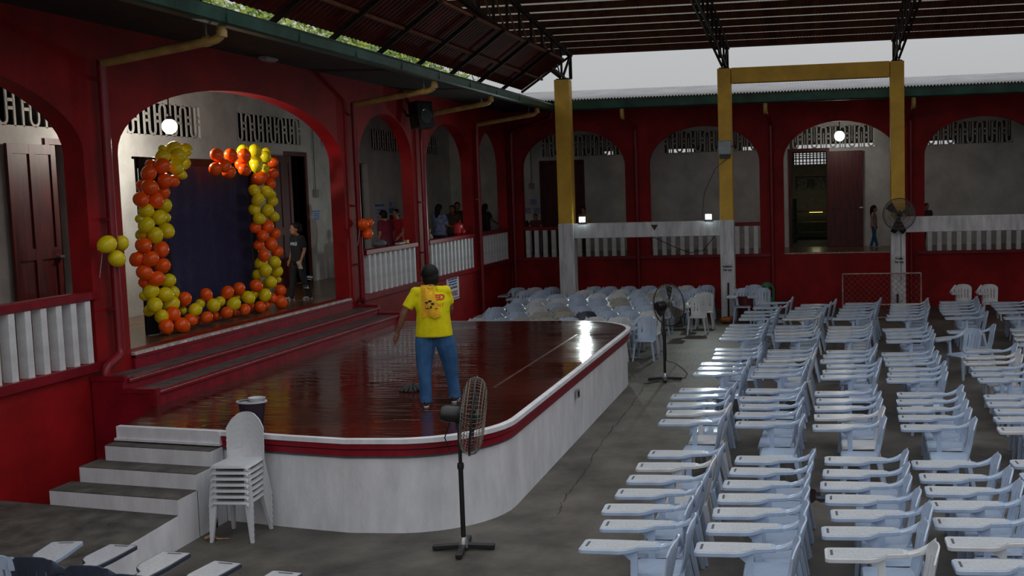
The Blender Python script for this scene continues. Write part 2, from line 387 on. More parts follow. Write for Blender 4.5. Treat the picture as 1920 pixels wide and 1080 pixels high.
def gutter(name, a, b, out, label, hs=1.0):
    a, b, out = Vector(a), Vector(b), Vector(out); t = thing(name, a, label, 'gutter')
    prof = [(q_,z_*hs) for q_,z_ in [(0.11,0.24),(0.0,0.245),(-0.015,0.20),(0.0,0.03),(0.04,0.0),(0.17,0.0),(0.19,0.24)]]
    mb = MB(); n = len(prof)
    inset = Vector((0,0,0))
    vs = [p + out*(-q)*1.0 + Vector((0,0,z)) for p in (a,b) for q,z in prof]
    mb.add(vs, [(i,i+1,n+i+1,n+i) for i in range(n-1)]+[tuple(range(n)), tuple(range(2*n-1,n-1,-1))])
    mb.build('trough', green, t)
    MB().bar(a+Vector((0,0,.245*hs-.008))+out*-.02, b+Vector((0,0,.245*hs-.008))+out*-.02, .05, .03).build('lip', gutlip, t)
    L_ = (b-a).length; d = (b-a).normalized(); k = int(L_/1.9)
    for i in range(1, k):
        c = a + d*(i*1.9)
        MB().bar(c+out*.012+Vector((0,0,.02)), c+out*.012+Vector((0,0,.235*hs)), .035, .012, up=out).build('joint_strap', green, t)
    return t
gutter('rain_gutter', (5.0,GLY,5.465), (GBX-.12,GLY,5.465), (0,-1,0), 'green metal rain gutter along the eave above the stage', .72)
gutter('rain_gutter', (GBX-.1,-7.4,5.465), (GBX-.1,GLY-.0,5.465), (-1,0,0), 'green metal rain gutter along the eave of the far wing')

def elbow_path(pts, r=0.12):
    out = [Vector(pts[0])]
    for i in range(1, len(pts)-1):
        p0, p, p1 = Vector(pts[i-1]), Vector(pts[i]), Vector(pts[i+1])
        a = p + (p0-p).normalized()*r; b = p + (p1-p).normalized()*r
        for k in range(5): 
            t = k/4; out.append(a*(1-t)**2 + p*(2*t*(1-t)) + b*t*t)
    out.append(Vector(pts[-1])); return out
LP = [(12.72,'nearest the big stage arch on its left'),(20.32,'between the big stage arch and the next arch'),(23.98,'behind the wall loudspeaker'),(28.1,'between the second and third small arches')]
for X, ds in LP:
    t = thing('drain_pipe', (X, 8.56, 0), 'cream and red drain pipe '+ds, 'drain pipe', 'drain pipes of the stage wing')
    MB().tube(elbow_path([(X,6.95,5.47),(X,6.95,5.32),(X,8.54,5.10)]), .055, 10).build('sloping_run', pvc, t, True)
    MB().tube([(X,6.95,5.34),(X,6.95,5.42)], .066, 10).build('coupling', pvc, t, True); MB().tube([(X,7.11,5.305),(X,7.18,5.295)], .066, 10).build('coupling', pvc, t, True)
    MB().bar((X+.02,7.16,5.30),(X+.02,7.16,5.60), .012,.03).build('hanger', chrome, t)
    if X < 13: pts = [(X,8.54,5.14),(X,8.54,1.55),(X-.38,8.50,1.44),(X-.38,8.5,.03)]
    elif X < 21: pts = [(X,8.54,5.14),(X,8.54,1.42),(X+.12,8.58,1.40)]
    else: pts = [(X,8.54,5.14),(X,8.54,.03)]
    MB().tube(elbow_path(pts, .08), .055, 10).build('downpipe', redpipe, t, True)
    for z in (4.9, 3.2, 2.1): MB().box(X-.075,X+.075,8.53,8.66,z,z+.03).build('clamp', redpipe, t)
t = thing('drain_pipe', (31.2, 8.5, 0), 'dull red drain pipe in the corner where the wings meet', 'drain pipe', 'drain pipes of the stage wing')
MB().tube(elbow_path([(29.9,7.0,5.47),(29.9,7.0,5.32),(31.22,8.5,5.08),(31.22,8.5,.03)]), .055, 10).build('sloping_run', redpipe, t, True)
for px, ds in ((1192,'behind the left yellow column'),(1446,'right of the middle yellow column'),(1708,'right of the yellow column with the fan')):
    Y = onx(px, 300, XB-.1).y
    t = thing('drain_pipe', (XB-.1, Y, 0), 'cream and red far-wall drain pipe '+ds, 'drain pipe', 'drain pipes of the far wing')
    MB().tube(elbow_path([(GBX+.03,Y+.06,5.47),(GBX+.03,Y+.06,5.28),(GBX+.12,Y+.06,5.24)],.05), .058, 10).build('elbow', mat('yellow_elbow',(0.5,0.36,0.10),0.4,0.1), t, True)
    MB().tube(elbow_path([(GBX+.10,Y+.06,5.25),(XB-.1,Y,5.06),(XB-.1,Y,.03)]), .055, 10).build('downpipe', redpipe, t, True)

# ledges under the balustrades and the balustrades
lt = MB()
for a, b in [(3.0,12.55)] + [(20.55,XB)]: lt.box(a,b,WY-.07,WY+.02,1.40,1.505)
struct(lt.build('trim_1', redtrim))
lt = MB()
for a, b in [(1.3,8.6),(-7.2,-2.6)]: lt.box(XB-.05,XB+.02,a,b,1.42,1.505)
struct(lt.build('trim_2', redtrim))
struct(MB().box(XB-.02,XB+.03,-2.12,.93,1.475,1.506).build('trim_3', mat('chipped_white_nosing',(0.5,0.45,0.40),0.7,0.35,20)))
def balustrade(axis, a, b, n, w, label, n0=0, group=None):
    loc = ((a+b)/2, WY, FZ) if axis == 'x' else (XB, (a+b)/2, FZ)
    t = thing('balustrade', loc, label, 'balustrade', group)
    if axis == 'x': MB().box(a-.05,b+.05,WY-.03,WY+.13,2.255,2.36).build('rail', redtrim, t, bevel=.012)
    else: MB().box(XB-.02,XB+.12,a-.05,b+.05,2.27,2.37).build('rail', redtrim, t, bevel=.012)
    st = (b-a)/n
    base = None
    for i in range(n):
        s = a + (i+.5)*st
        if base is None:
            mb = MB().box(-w/2,w/2,-w*.62,w*.62,0,.757) if axis == 'x' else MB().box(-w*.5,w*.5,-w/2,w/2,0,.772)
            base = mb.build('baluster', balw, None, bevel=.006); ob = base
        else:
            ob = base.copy(); COL.objects.link(ob)
        ob.parent = t
        ob.location = (s-loc[0], .05, 0) if axis == 'x' else (.05, s-loc[1], 0)
    return t
GR = 'white balustrades with red rails'
balustrade('x', 5.6, 12.42, 26, .10, 'white balustrade with red rail left of the big stage arch', group=GR)
balustrade('x', 20.86, 23.65, 10, .10, 'white balustrade where the two people in red stand', group=GR)
balustrade('x', 24.5, 27.85, 12, .10, 'white balustrade above the notice on the red wall', group=GR)
balustrade('x', 28.45, 31.1, 10, .10, 'white balustrade nearest the corner on the stage wing', group=GR)
balustrade('y', 5.3, 8.27, 12, .12, 'white balustrade behind the left yellow column', group=GR)
balustrade('y', 1.58, 4.63, 12, .12, 'white balustrade behind the middle yellow column', group=GR)
balustrade('y', -5.85, -2.8, 12, .12, 'white balustrade in the dark arch at far right', group=GR)

# steps from the stage up to the gallery
st = thing('gallery_steps', (16.5, 7.84, .985), 'wide red painted steps from the stage up to the arch', 'steps')
def step(y0, y1, z0, z1, xa, xb, nm):
    o = MB().box(xa,xb,y0,y1,z0,z1-.012).build(nm, redbright, st)
    MB().box(xa+.02,xb-.02,y0+.05,y1,z1-.013,z1).build('tread', tread, o)
    MB().box(xa,xb,y0-.025,y0+.05,z1-.05,z1+.004).build('nosing', redtrim, o, bevel=.008)
    MB().box(xa,xb,y0-.03,y0-.022,z1-.012,z1-.004).build('worn_edge', mat('worn_nosing',(0.42,0.30,0.33),0.6,0.3,20), o)
step(7.84, 8.645, .985, 1.157, 12.35, 20.25, 'lower_step')
step(8.22, 8.645, 1.157, 1.30, 12.35, 19.95+.35, 'upper_step')
MB().box(13.1,19.97,8.60,8.648,1.30,1.47).build('riser', redbright, st)
MB().box(13.1,19.97,8.585,8.648,1.44,1.475).build('riser_mould', redtrim, st)
for X0, zb in ((12.24, .0), (20.26, .99)):
    MB().box(X0,X0+.10,7.80,8.22,zb,1.20).build('cheek', redtrim, st); MB().box(X0,X0+.10,8.22,8.63,zb,1.35).build('cheek', redtrim, st)
for a_, b_, c_, d_ in ((7.80,7.86,.99,1.15),(7.80,8.22,1.15,1.2),(8.18,8.63,1.3,1.35)): MB().box(12.225,12.25,a_,b_,c_,d_).build('cheek_mould', redtrim, st)
struct(MB().box(13.1,19.97,8.60,8.68,1.476,1.507).build('trim_4', mat('chipped_white_edge',(0.62,0.60,0.58),0.6,0.3,16)))

# stage: rounded platform
def stage_outline(off, nseg=10):
    pts = [(11.22+off*-1, 7.84)] 
    xs0, xs1, y0 = 10.72-off, 20.62+off, 3.27-off
    pts = [(11.20-off,7.60),(10.98-off,6.2),(10.80-off,5.4),(10.68-off,4.75)]
    cxn, cyn, r1 = xs0+1.05, y0+1.05, 1.05
    for i in range(nseg+1):
        a = math.pi + (math.pi/2)*i/nseg; pts.append((cxn+r1*math.cos(a)*1.02, cyn+r1*math.sin(a)))
    r2 = 1.45; cxf, cyf = xs1-r2, y0+r2
    for i in range(nseg+1):
        a = -math.pi/2 + (math.pi/2)*i/nseg; pts.append((cxf+r2*math.cos(a), cyf+r2*math.sin(a)))
    pts += [(xs1,5.6),(xs1,7.0),(xs1,8.64)]
    pts += [(12.34,8.64),(12.34,7.84),(11.6,7.62)]
    return pts
stg = thing('stage', (15.5,5.6,0), 'round-cornered white stage with red band and glossy dark red top', 'stage')
wet = mat('wet_red_stage_floor', (0.085,0.016,0.010), 0.16, 0.45, 1.2, c2=(0.035,0.010,0.007), stretch=(1.0,0.35,1))
n = wet.node_tree.nodes; l = wet.node_tree.links.new; bs = n['Principled BSDF']
tx = n.new('ShaderNodeTexCoord'); mp = n.new('ShaderNodeMapping'); mp.inputs['Scale'].default_value = (3.2,0.7,1); l(tx.outputs['Object'], mp.inputs[0])
nz = n.new('ShaderNodeTexNoise'); nz.inputs['Scale'].default_value = 1.6; nz.inputs['Detail'].default_value = 2; nz.inputs['Distortion'].default_value = 1.2; l(mp.outputs[0], nz.inputs[0])
bp = n.new('ShaderNodeBump'); bp.inputs['Strength'].default_value = 0.17; bp.inputs['Distance'].default_value = 0.05; l(nz.outputs[0], bp.inputs['Height']); l(bp.outputs[0], bs.inputs['Normal'])
nz2 = n.new('ShaderNodeTexNoise'); nz2.inputs['Scale'].default_value = 0.7; nz2.inputs['Detail'].default_value = 5; l(tx.outputs['Object'], nz2.inputs[0])
rr = n.new('ShaderNodeMapRange'); rr.inputs[1].default_value = .38; rr.inputs[2].default_value = .62; rr.inputs[3].default_value = .03; rr.inputs[4].default_value = .17
l(nz2.outputs[0], rr.inputs[0]); l(rr.outputs[0], bs.inputs['Roughness']); bs.inputs['Specular IOR Level'].default_value = 0.75; bs.inputs['IOR'].default_value = 1.75
MB().prism(stage_outline(-.03), 0, .80).build('side_wall', stagewhite, stg, True)
MB().prism(stage_outline(-.02), .775, .80).build('lower_bead', mat('teal_bead',(0.10,0.16,0.18),0.5,0.1), stg, True)
MB().prism(stage_outline(.0), .80, .865).build('red_band', redtrim, stg, True)
MB().prism(stage_outline(-.012), .865, .878).build('band_groove', mat('dark_groove',(0.03,0.004,0.006),0.6,0.1), stg, True)
MB().prism(stage_outline(.015), .878, .935).build('red_band', redtrim, stg, True)
MB().prism(stage_outline(.03), .935, .982).build('white_edge', stagewhite, stg, True)
top_pts = stage_outline(-.04)
MB().prism(top_pts, .90, .985).build('top', wet, stg)
# painted line worn on the floor near the right edge
MB().box(13.6,18.6,4.02,4.055,.985,.9862).build('worn_line', mat('worn_line_paint',(0.16,0.10,0.085),0.3,0.7,9,c2=(0.05,0.015,0.01)), stg)
for px, py in ((1101,715),(944,836)):
    p = onz(px,py,0) if False else None
ob = MB().box(14.9,15.0,3.24,3.275,.60,.72).build('socket', mat('socket_grey',(0.35,0.36,0.36),0.4,0.1), stg)
MB().box(14.90,14.945,3.235,3.25,.62,.70).build('socket_gap', black, ob)
a_ = (11.52,3.40)
ob = MB().bar((11.42,3.47,.70),(11.58,3.40,.70),.03,.10).build('socket', mat('socket_white',(0.6,0.6,0.62),0.4,0.1), stg)
for q in (.3,.7): 
    c = Vector((11.42,3.47,.70)).lerp(Vector((11.58,3.40,.70)), q); MB().box(c.x-.018,c.x+.01,c.y-.025,c.y-.005,.69,.72).build('socket_gap', black, ob)

# white side stairs
ss = thing('side_stairs', (9.8,6.9,0), 'white side stairs with dark treads at the near end of the stage', 'stairs')
SY0, SY1 = 6.27, 7.58
SK = .155
def slant(x0, x1, ya, yb, z0, z1): return MB().prism([(x0,ya),(x0+SK*(yb-ya),yb),(x1+SK*(yb-ya),yb),(x1,ya)][::-1], z0, z1)
slant(10.94,11.02,SY0,7.60,.83,.987).build('top_riser', stagewhite, ss); slant(10.92,10.96,SY0+.01,7.62,.835,.86).build('lip', stagewhite, ss)
for xf, z, yl in ((10.75,.82,7.62),(10.45,.655,7.74),(10.10,.49,7.86)):
    o = slant(xf,xf+.36 if xf < 10.7 else 11.0,SY0,yl,0,z-.008).build('step', stagewhite, ss)
    slant(xf+.004,xf+.36 if xf < 10.7 else 10.99,SY0+.004,yl,z-.01,z).build('tread', cstep, o)
o = MB().add([(7.6,SY0,0),(10.098,SY0,0),(10.098,SY0,.325),(7.6,SY0,.235),(7.6,8.6,0),(10.45,8.6,0),(10.45,8.6,.3377),(7.6,8.6,.235)],[(0,1,2,3),(7,6,5,4),(0,4,5,1),(1,5,6,2),(2,6,7,3),(3,7,4,0)]).build('landing', stagewhite, ss)
MB().add([(7.6,SY0+.004,.241),(10.095,SY0+.004,.331),(10.447,8.6,.3437),(7.6,8.6,.241)],[(0,1,2,3)]).build('landing_top', cstep, o)

# columns and beams
CXF = 28.65
def column(Y0, Y1, ztop, label):
    t = thing('column', (CXF+.2,(Y0+Y1)/2,0), label, 'column', 'yellow and white canopy columns')
    MB().box(CXF,CXF+.40,Y0,Y1,0,2.53).build('lower_shaft', whitecol, t, bevel=.008)
    MB().box(CXF+.01,CXF+.39,Y0+.01,Y1-.01,2.53,ztop).build('upper_shaft', yellow, t, bevel=.008)
    MB().box(CXF+.08,CXF+.32,Y0+.05,Y1-.05,ztop,ztop+.03).build('base_plate', steel, t)
    return t
column(6.23,6.63,6.20,'yellow and white column nearest the stage corner')
column(2.11,2.46,6.30,'yellow and white column with the grey lamp box')
column(-2.10,-1.75,6.30,'yellow and white column carrying the fan')
column(-6.30,-5.95,6.30,'yellow and white column beyond the right edge of the chairs')
def beam(name, y0, y1, z0, z1, m, label):
    return setp(MB().box(CXF+.05,CXF+.35,y0,y1,z0,z1).build(name, m, bevel=.01), label, 'beam')
beam('tie_beam', 2.46, 6.23, 2.14, 2.52, whitecol, 'streaked white beam carrying the two lit floodlights')
beam('tie_beam', -5.95, -2.10, 2.13, 2.51, whitecol, 'streaked white beam right of the column fan')
beam('top_beam', -1.75, 2.11, 5.93, 6.31, yellow, 'yellow beam joining the tops of two columns')

# canopy roof over the court
def zs(X): return 7.12 + .095*(29.95-X)
RX0, RX1, RY0, RY1 = 18.2, 29.95, -7.6, 8.6  # near end cut back out of view to let in more sky light
sl = .095; nn = math.hypot(1, sl)
canopy = thing('canopy_roof', (24.0,0,7.5), 'corrugated canopy roof on steel trusses over the court', 'roof')
fib = mat('corrugated_roof_sheet', (0.50,0.50,0.47), 0.55, 0.25, 1.5)
nf = fib.node_tree.nodes; lf = fib.node_tree.links.new
trn = nf.new('ShaderNodeBsdfTranslucent'); trn.inputs[0].default_value = (0.62,0.60,0.52,1); mxs = nf.new('ShaderNodeMixShader'); mxs.inputs[0].default_value = 0.30
lf(nf['Principled BSDF'].outputs[0], mxs.inputs[1]); lf(trn.outputs[0], mxs.inputs[2]); lf(mxs.outputs[0], nf['Material Output'].inputs[0])
corr((RX1,RY0,zs(RX1)), (0,1,0), RY1-RY0, (-1/nn,0,sl/nn), (RX1-RX0)*nn, .082, .018, (0,0,1), 6).build('roof_sheet', fib, canopy, True)
X = RX1-.12; pb = None
while X > RX0:
    if pb is None:
        pb = MB().box(-.03,.03,RY0,RY1,-.15,0).build('purlin', purl, None); q = pb
    else: q = pb.copy(); COL.objects.link(q)
    q.parent = canopy; q.location = (X-24.0, 0, zs(X)-.02-7.5); X -= .76
MB().box(RX1-.02,RX1+.01,RY0,RY1,zs(RX1)-.17,zs(RX1)-.02).build('eave_fascia', steel, canopy)
def truss(Y, label, zc=6.30):
    t = thing('roof_truss', (CXF+.2,Y,zc+.03), label, 'truss', 'steel roof trusses')
    zt = lambda X: zs(X)-.20; zb = lambda X: zc+.06 + .083*(CXF+.2-X)
    wd = .10
    for nm, f_, xa in (('top_chord', zt, 29.85), ('bottom_chord', zb, CXF+.2)):
        for dy in (-.05,.05):
            MB().bar((xa,Y+dy,f_(xa)),(RX0,Y+dy,f_(RX0)),.035,.07).build(nm, steel, t)
    X = CXF+.1; i = 0
    while X > RX0+1.1:
        MB().bar((X,Y,zb(X)),(X,Y,zt(X)),.05,.05).build('web_post', steel, t)
        MB().bar((X,Y+.03,zb(X)),(X-1.02,Y+.03,zt(X-1.02)),.02,.055).build('web_diagonal', mat('bare_web_steel',(0.05,0.038,0.022),0.5,0.2), t)
        X -= 1.02
    MB().bar((CXF+.2,Y,zc+.06),(29.85,Y,zt(29.85)),.05,.05).build('web_diagonal', steel, t)
    MB().bar((29.83,Y,zt(29.83)),(29.83,Y,zt(29.83)-.62),.08,.06).build('end_post', steel, t)
    MB().bar((29.83,Y,zt(29.83)-.62),(CXF+.39,Y,zt(29.83)-.66),.05,.03).build('end_tie', steel, t)
truss(6.43,'dark roof truss on the column nearest the stage', 6.20)
truss(2.285,'dark roof truss above the column with the lamp box')
truss(-1.925,'dark roof truss above the column with the fan')
truss(-6.12,'dark roof truss at the far right end of the canopy')
tp = zs(29.85)-.22
setp(MB().bar((29.83,6.43,tp),(27.25,7.1,5.80),.045,.045).build('brace_strut', steel), 'thin dark strut from the truss end down to the gutter', 'strut')
# rusty side sheet hanging between canopy and stage wing
sc_ = thing('side_canopy', (18,6.6,6.2), 'rusty red sheet canopy sloping down to the green gutter', 'canopy')
LO, HI = Vector((0,7.10,5.845)), Vector((0,6.04,6.60)); V = (HI-LO); lv = V.length; V.normalize(); Nn = Vector((1,0,0)).cross(V)
SX0, SX1 = 8.0, 27.2
corr((SX0,7.10,5.845), (1,0,0), SX1-SX0, V, lv, .16, .010, Nn, 6, 4, sag=lambda a,b: .06*max(0,(a-17.8)/1.4)**2*(b/lv)).build('sheet', sheetred, sc_, True)
for t_, nm in ((0.02,'eave_purlin'),(.40,'purlin'),(.97,'ridge_purlin')):
    c = LO + V*(lv*t_) - Nn*(-.05 if Nn.z < 0 else .05)*(-1 if t_ < .1 else 1)
    MB().bar((SX0,c.y,c.z),(SX1+(.3 if t_==.40 else 0),c.y,c.z),.05,.05).build(nm, mat('brown_purlin',(0.13,0.055,0.028),0.7,0.2,spec=0.1), sc_)
for i in range(11):
    X = 25.46 - 1.86*i + (0 if i else 0)
    if X < SX0: break
    a = LO + V*(-.28) - Nn*(-.10 if Nn.z < 0 else .10); b = HI + V*.02 - Nn*(-.10 if Nn.z < 0 else .10)
    MB().bar((X,a.y,a.z-.0),(X,b.y,b.z),.06,.07).build('rafter', steel, sc_)
# ================================================================ CHAIRS
def grid_solid(fn, nu, nv, keep, thick, name, m, parent):
    me = bpy.data.meshes.new(name); bm = bmesh.new()
    vs = [[bm.verts.new(fn(i, j)) for j in range(nv+1)] for i in range(nu+1)]
    for i in range(nu):
        for j in range(nv):
            if keep(i, j): bm.faces.new((vs[i][j],vs[i+1][j],vs[i+1][j+1],vs[i][j+1]))
    for v in [v for v in bm.verts if not v.link_faces]: bm.verts.remove(v)
    bmesh.ops.recalc_face_normals(bm, faces=bm.faces)
    bmesh.ops.solidify(bm, geom=list(bm.faces), thickness=thick)
    bmesh.ops.recalc_face_normals(bm, faces=bm.faces)
    bm.to_mesh(me); bm.free(); shade(me, 40); me.materials.append(m)
    o = bpy.data.objects.new(name, me); COL.objects.link(o); o.parent = parent; WL[o.name] = wl(parent)
    return o
def seat_mesh(parent, m, hw=.21):
    xs = [-.20,-.17,-.08,.02,.12,.18,.205,.215]; ys = [-1,-.86,-.4,0,.4,.86,1]
    def fn(i, j):
        x, t = xs[i], ys[j]; wd = hw*(1-.10*max(0,-x)/.2 - (.06 if i >= 6 else 0))
        z = .425 - .016*(1-t*t)*(1-((x-.0)/.22)**2) - (.006 if i == 6 else .03 if i == 7 else 0) - (.028 if abs(t) == 1 else 0)
        return (x, wd*t, z)
    return grid_solid(fn, 7, 6, lambda i,j: True, .012, 'seat', m, parent)
def back_mesh(parent, m, hw=.205, style='slits'):
    if style == 'slits':
        ys = [-1,-.82,-.60,-.52,-.24,-.16,.16,.24,.52,.60,.82,1]; slits = (2,4,6,8)
        zs_ = [0,.12,.24,.5,.74,.86,.95,1.0]
        keep = lambda i, j: not (i in slits and 2 <= j <= 3)
    else:
        ys = [-1,-.80,-.72,-.45,-.22,0,.22,.45,.72,.80,1]; zs_ = [0,.10,.2,.45,.7,.8,.9,.96,1.0]
        keep = lambda i, j: not (i in (2,3,6,7) and 2 <= j <= 4)
    def fn(i, j):
        t = ys[i]; h = zs_[j]; top = .84 - .085*abs(t)**4 if style == 'slits' else .88 - .16*abs(t)**2.6
        z = .41 + (top-.41)*h
        x = -.195 - (.13 if style == 'slits' else .085)*h + .035*h*h + .055*t*t*(.4+.6*h)
        wd = hw*(.90+.10*h)
        return (x, wd*t, z)
    return grid_solid(fn, len(ys)-1, len(zs_)-1, keep, .013, 'backrest', m, parent)
def legs(parent, m):
    for sx, sy in ((1,1),(1,-1),(-1,1),(-1,-1)):
        a = (.165,.165) if sx > 0 else (-.175,.16); b = (.205,.215) if sx > 0 else (-.26,.205)
        MB().taper((a[0],sy*a[1],.42),(b[0],sy*b[1],0),(.026,.026),(.017,.017)).build('leg', m, parent, bevel=.004)
def tablet(parent, m, mt):
    # outline of the writing tablet, broad in front, narrow along the arm
    out = [(.50,-.35),(.515,-.33),(.515,-.11),(.49,-.09),(.20,-.095),(.14,-.12),(.06,-.205),(-.06,-.225),(-.10,-.24),(-.10,-.32),(-.06,-.355),(.20,-.365)]
    o = MB().prism(out, .655, .690).build('tablet', m, parent, bevel=.005)
    inn = [(.49,-.345),(.50,-.11),(.48,-.105),(.195,-.11),(.13,-.135),(.05,-.22),(-.06,-.24),(-.06,-.345),(.20,-.355)]
    MB().prism(inn, .6895, .6925).build('writing_surface', mt, o)
    MB().box(.455,.475,-.29,-.17,.692,.6935).build('pencil_slot', mat('slot_shadow',(0.08,0.09,0.11),0.5,0.1), o)
    am = MB(); cp = [Vector(q) for q in ((-.03,-.285,.668),(-.17,-.285,.668),(-.235,-.255,.72),(-.288,-.185,.775))]; rings = []
    for i in range(9):
        u = i/8; q = cp[0]*(1-u)**3 + cp[1]*(3*u*(1-u)**2) + cp[2]*(3*u*u*(1-u)) + cp[3]*u**3
        hw_, hh = .052 - .030*u, .014 + .040*u*u
        rings += [(q.x+sx_*.0, q.y+sy_*hw_, q.z+sz_*hh) for sy_, sz_ in ((-1,-.6),(-1,.6),(-.6,1),(.6,1),(1,.6),(1,-.6),(.6,-1),(-.6,-1)) for sx_ in (0,)]
    am.add(rings, [(i*8+k,i*8+(k+1)%8,(i+1)*8+(k+1)%8,(i+1)*8+k) for i in range(8) for k in range(8)]+[tuple(range(8)),tuple(range(71,63,-1))])
    am.build('arm', m, parent, True)
    sp = MB().bar((.10,-.225,.668),(.10,-.205,.41),.055,.03,up=(0,1,0)); sp.bar((.19,-.225,.66),(.115,-.22,.60),.05,.03,up=(0,1,0))
    sp.build('arm_support', m, parent)
def make_chair(name, m, mt=None, style='slits'):
    t = thing(name, (0,0,0), 'x', 'chair')
    seat_mesh(t, m); back_mesh(t, m, style=style); legs(t, m)
    if mt: tablet(t, m, mt)
    return t
proto = {}
used = set()
def place(kind, loc, rz, label, group, tilt=0):
    p = proto[kind]
    if kind in used: c = copy_tree(p)
    else: c = p; used.add(kind)
    c.location = loc; c.rotation_euler = (tilt, 0, rz)
    c['label'] = label; c['group'] = group
    return c
proto['tab'] = make_chair('tablet_chair', plastic, plastic_top)
proto['tab_grey'] = make_chair('tablet_chair', plastic_w, plastic_top)
proto['tab_beige'] = make_chair('tablet_chair', plastic_b, plastic_top)
proto['tab_navy'] = make_chair('tablet_chair', plastic_d, plastic_top)
proto['green'] = make_chair('plastic_chair', plastic_g, style='oval')
proto['stack'] = make_chair('plastic_chair', plastic_w, style='oval')

ROWS = {
1: [(1422.8,567.8),(1412.6,576.7),(1396.3,584.4),(1390,591),(1386,597.4),(1368.5,609.4),(1361.7,616),(1359.3,622),(1354.6,628.3),(1349.6,634.8),(1341.2,655.3),(1340.6,662.6),(1336.5,671),(1314.5,682.7),(1309.1,692.1),(1301.6,700),(1275.8,730.9),(1260.3,742.5),(1253.1,758.2),(1251.5,772.7),(1238.3,790),(1218.3,849.4),(1196,873),(1179,896.7),(1157.8,923),(1132.8,952.2),(1130,982.8),(1092.8,1020.3)],
2: [(1502,571.5),(1491,576.9),(1480.7,582.6),(1478.6,587.4),(1474.5,592),(1467.6,597),(1454.3,611.9),(1451.5,617.8),(1453,623.9),(1453,629.8),(1453.7,636.3),(1440.3,657.5),(1438.8,665.7),(1432.5,674.2),(1422.4,683.6),(1415.2,693.7),(1407.9,703.2),(1400,731.5),(1388.4,746.6),(1388.4,760.8),(1379,776.5),(1380.6,793.8),(1380.8,860),(1370.6,882.2),(1357.2,908.3),(1347.5,934.2),(1337.8,962),(1327.2,988.3),(1305.8,1025.8)],
3: [(1585.4,568.8),(1580.7,573.9),(1574.4,579.6),(1572.9,585.2),(1569.3,590.8),(1561.2,596.7),(1554.9,613.5),(1553,619),(1551.8,625.1),(1549.7,631),(1547.7,637.2),(1550.8,659.1),(1544.5,667.3),(1538.9,676.4),(1550.8,685.9),(1543.6,696.3),(1539.2,706.3),(1528.8,736.6),(1531.9,750.4),(1528.8,764.6),(1528.2,780.6),(1525,800.1),(1548,861.4),(1544.4,885.6),(1539.7,910.6),(1549.4,935.6),(1559.7,963.3),(1542.5,996),(1548.9,1037)],
4: [(1670.4,570.0),(1669.5,575.2),(1669,580.3),(1668.5,585.4),(1663.5,591.2),(1661.9,597.7),(1655.6,617.6),(1661,623.9),(1662.6,630.8),(1662.6,639),(1653.7,663.2),(1657.8,672.3),(1661,681.2),(1667.3,691.5),(1665.1,701.6),(1663.5,712),(1684,738.8),(1683,752),(1684,766.7),(1686.2,781.9),(1690.3,800.1),(1711.4,868.9),(1725.8,893.9),(1736.9,918.9),(1747.2,946.3),(1752.2,978.6),(1776.4,1015.7),(1790.6,1059.2)],
5: [(1762.3,566),(1762,571.2),(1761.5,576.4),(1763,581.8),(1766.9,587.4),(1772.7,595.5),(1777.4,621.4),(1807.3,657.5),(1809.9,668.6),(1808.9,679.4),(1821.5,690),(1822.5,700.5),(1835.7,711.9),(1846.7,743.5),(1852,756.4),(1866.7,770.2),(1866.5,785.4),(1873.5,804.9),(1899,868),(1917,893)],
6: [(1857.7,567.2),(1860,572.5),(1865.6,578.4),(1871.9,585.0),(1882.9,595.5),(1895.5,617.6),(1900.4,625.6),(1904,634.6),(1908,645)],
}
RN = {1:'row nearest the stage',2:'second row from the stage',3:'third row from the stage',4:'fourth row from the stage',5:'fifth row from the stage',6:'sixth row from the stage'}
TX, TY = .505, -.22         # tablet tip in chair coordinates
for rw, pts in ROWS.items():
    n = len(pts); prev = None
    for i, (px, py) in enumerate(reversed(pts)):
        tip = onz(px, py, .69); a = R(90) + random.uniform(-.04,.04)
        x = tip.x - (math.cos(a)*TX - math.sin(a)*TY); y = tip.y - (math.sin(a)*TX + math.cos(a)*TY)
        if prev is not None and x - prev < .445: x = prev + .445
        prev = x
        place('tab' if random.random() < .93 else 'tab_grey', (x, y, 0), a, 'pale blue tablet chair, %s from the near end in the %s' % (ORD[i], RN[rw]), 'tablet chairs facing the stage from the right')
# two chairs left out of line and two at the back, facing the stage
place('tab', (20.05,-2.42,0), R(128), 'pale blue tablet chair turned askew between the fourth and fifth rows', 'tablet chairs out of line')
for px, ds in ((1806,'left of the pair standing alone by the far wall'),(1855,'right of the pair standing alone by the far wall')):
    p = onz(px, 533, .84); place('tab_grey', (p.x-.25, p.y, 0), R(180), 'grey tablet chair, '+ds, 'tablet chairs out of line')

# chairs beyond the stage, facing it
BK = [
 (22.34,[3.42,3.95,4.45,4.95,(5.47,'b'),(5.95,'b'),6.39,6.91]),
 (23.42,[3.47,3.90,4.36,(4.84,'d'),(5.28,'b'),(5.78,'b'),6.32,6.85]),
 (24.40,[3.70,4.20,4.67,5.12,(5.62,'b'),6.14,6.62,7.10]),
 (25.26,[3.91,(4.40,'b'),4.95,5.43,5.91,6.40,6.90]),
 (26.25,[2.78,3.62,4.12,(4.60,'b'),5.13,5.60,6.06,6.56,7.02]),
 (27.30,[2.72,3.30,(3.92,'b'),4.36,4.87,5.36,5.84,6.36,6.84]),
 (28.35,[1.39,1.88,3.07,3.55,4.02,4.48,4.94,5.40,(5.9,'g'),7.0,7.45]),
 (29.26,[1.63,2.86,3.38,3.86,4.38,4.90,5.40,5.82,6.98,7.42,7.9])]
RB = {0:'row touching the stage',1:'second row behind the stage',2:'third row behind the stage',3:'fourth row behind the stage',4:'fifth row behind the stage',5:'sixth row behind the stage',6:'seventh row behind the stage',7:'row along the far wall'}
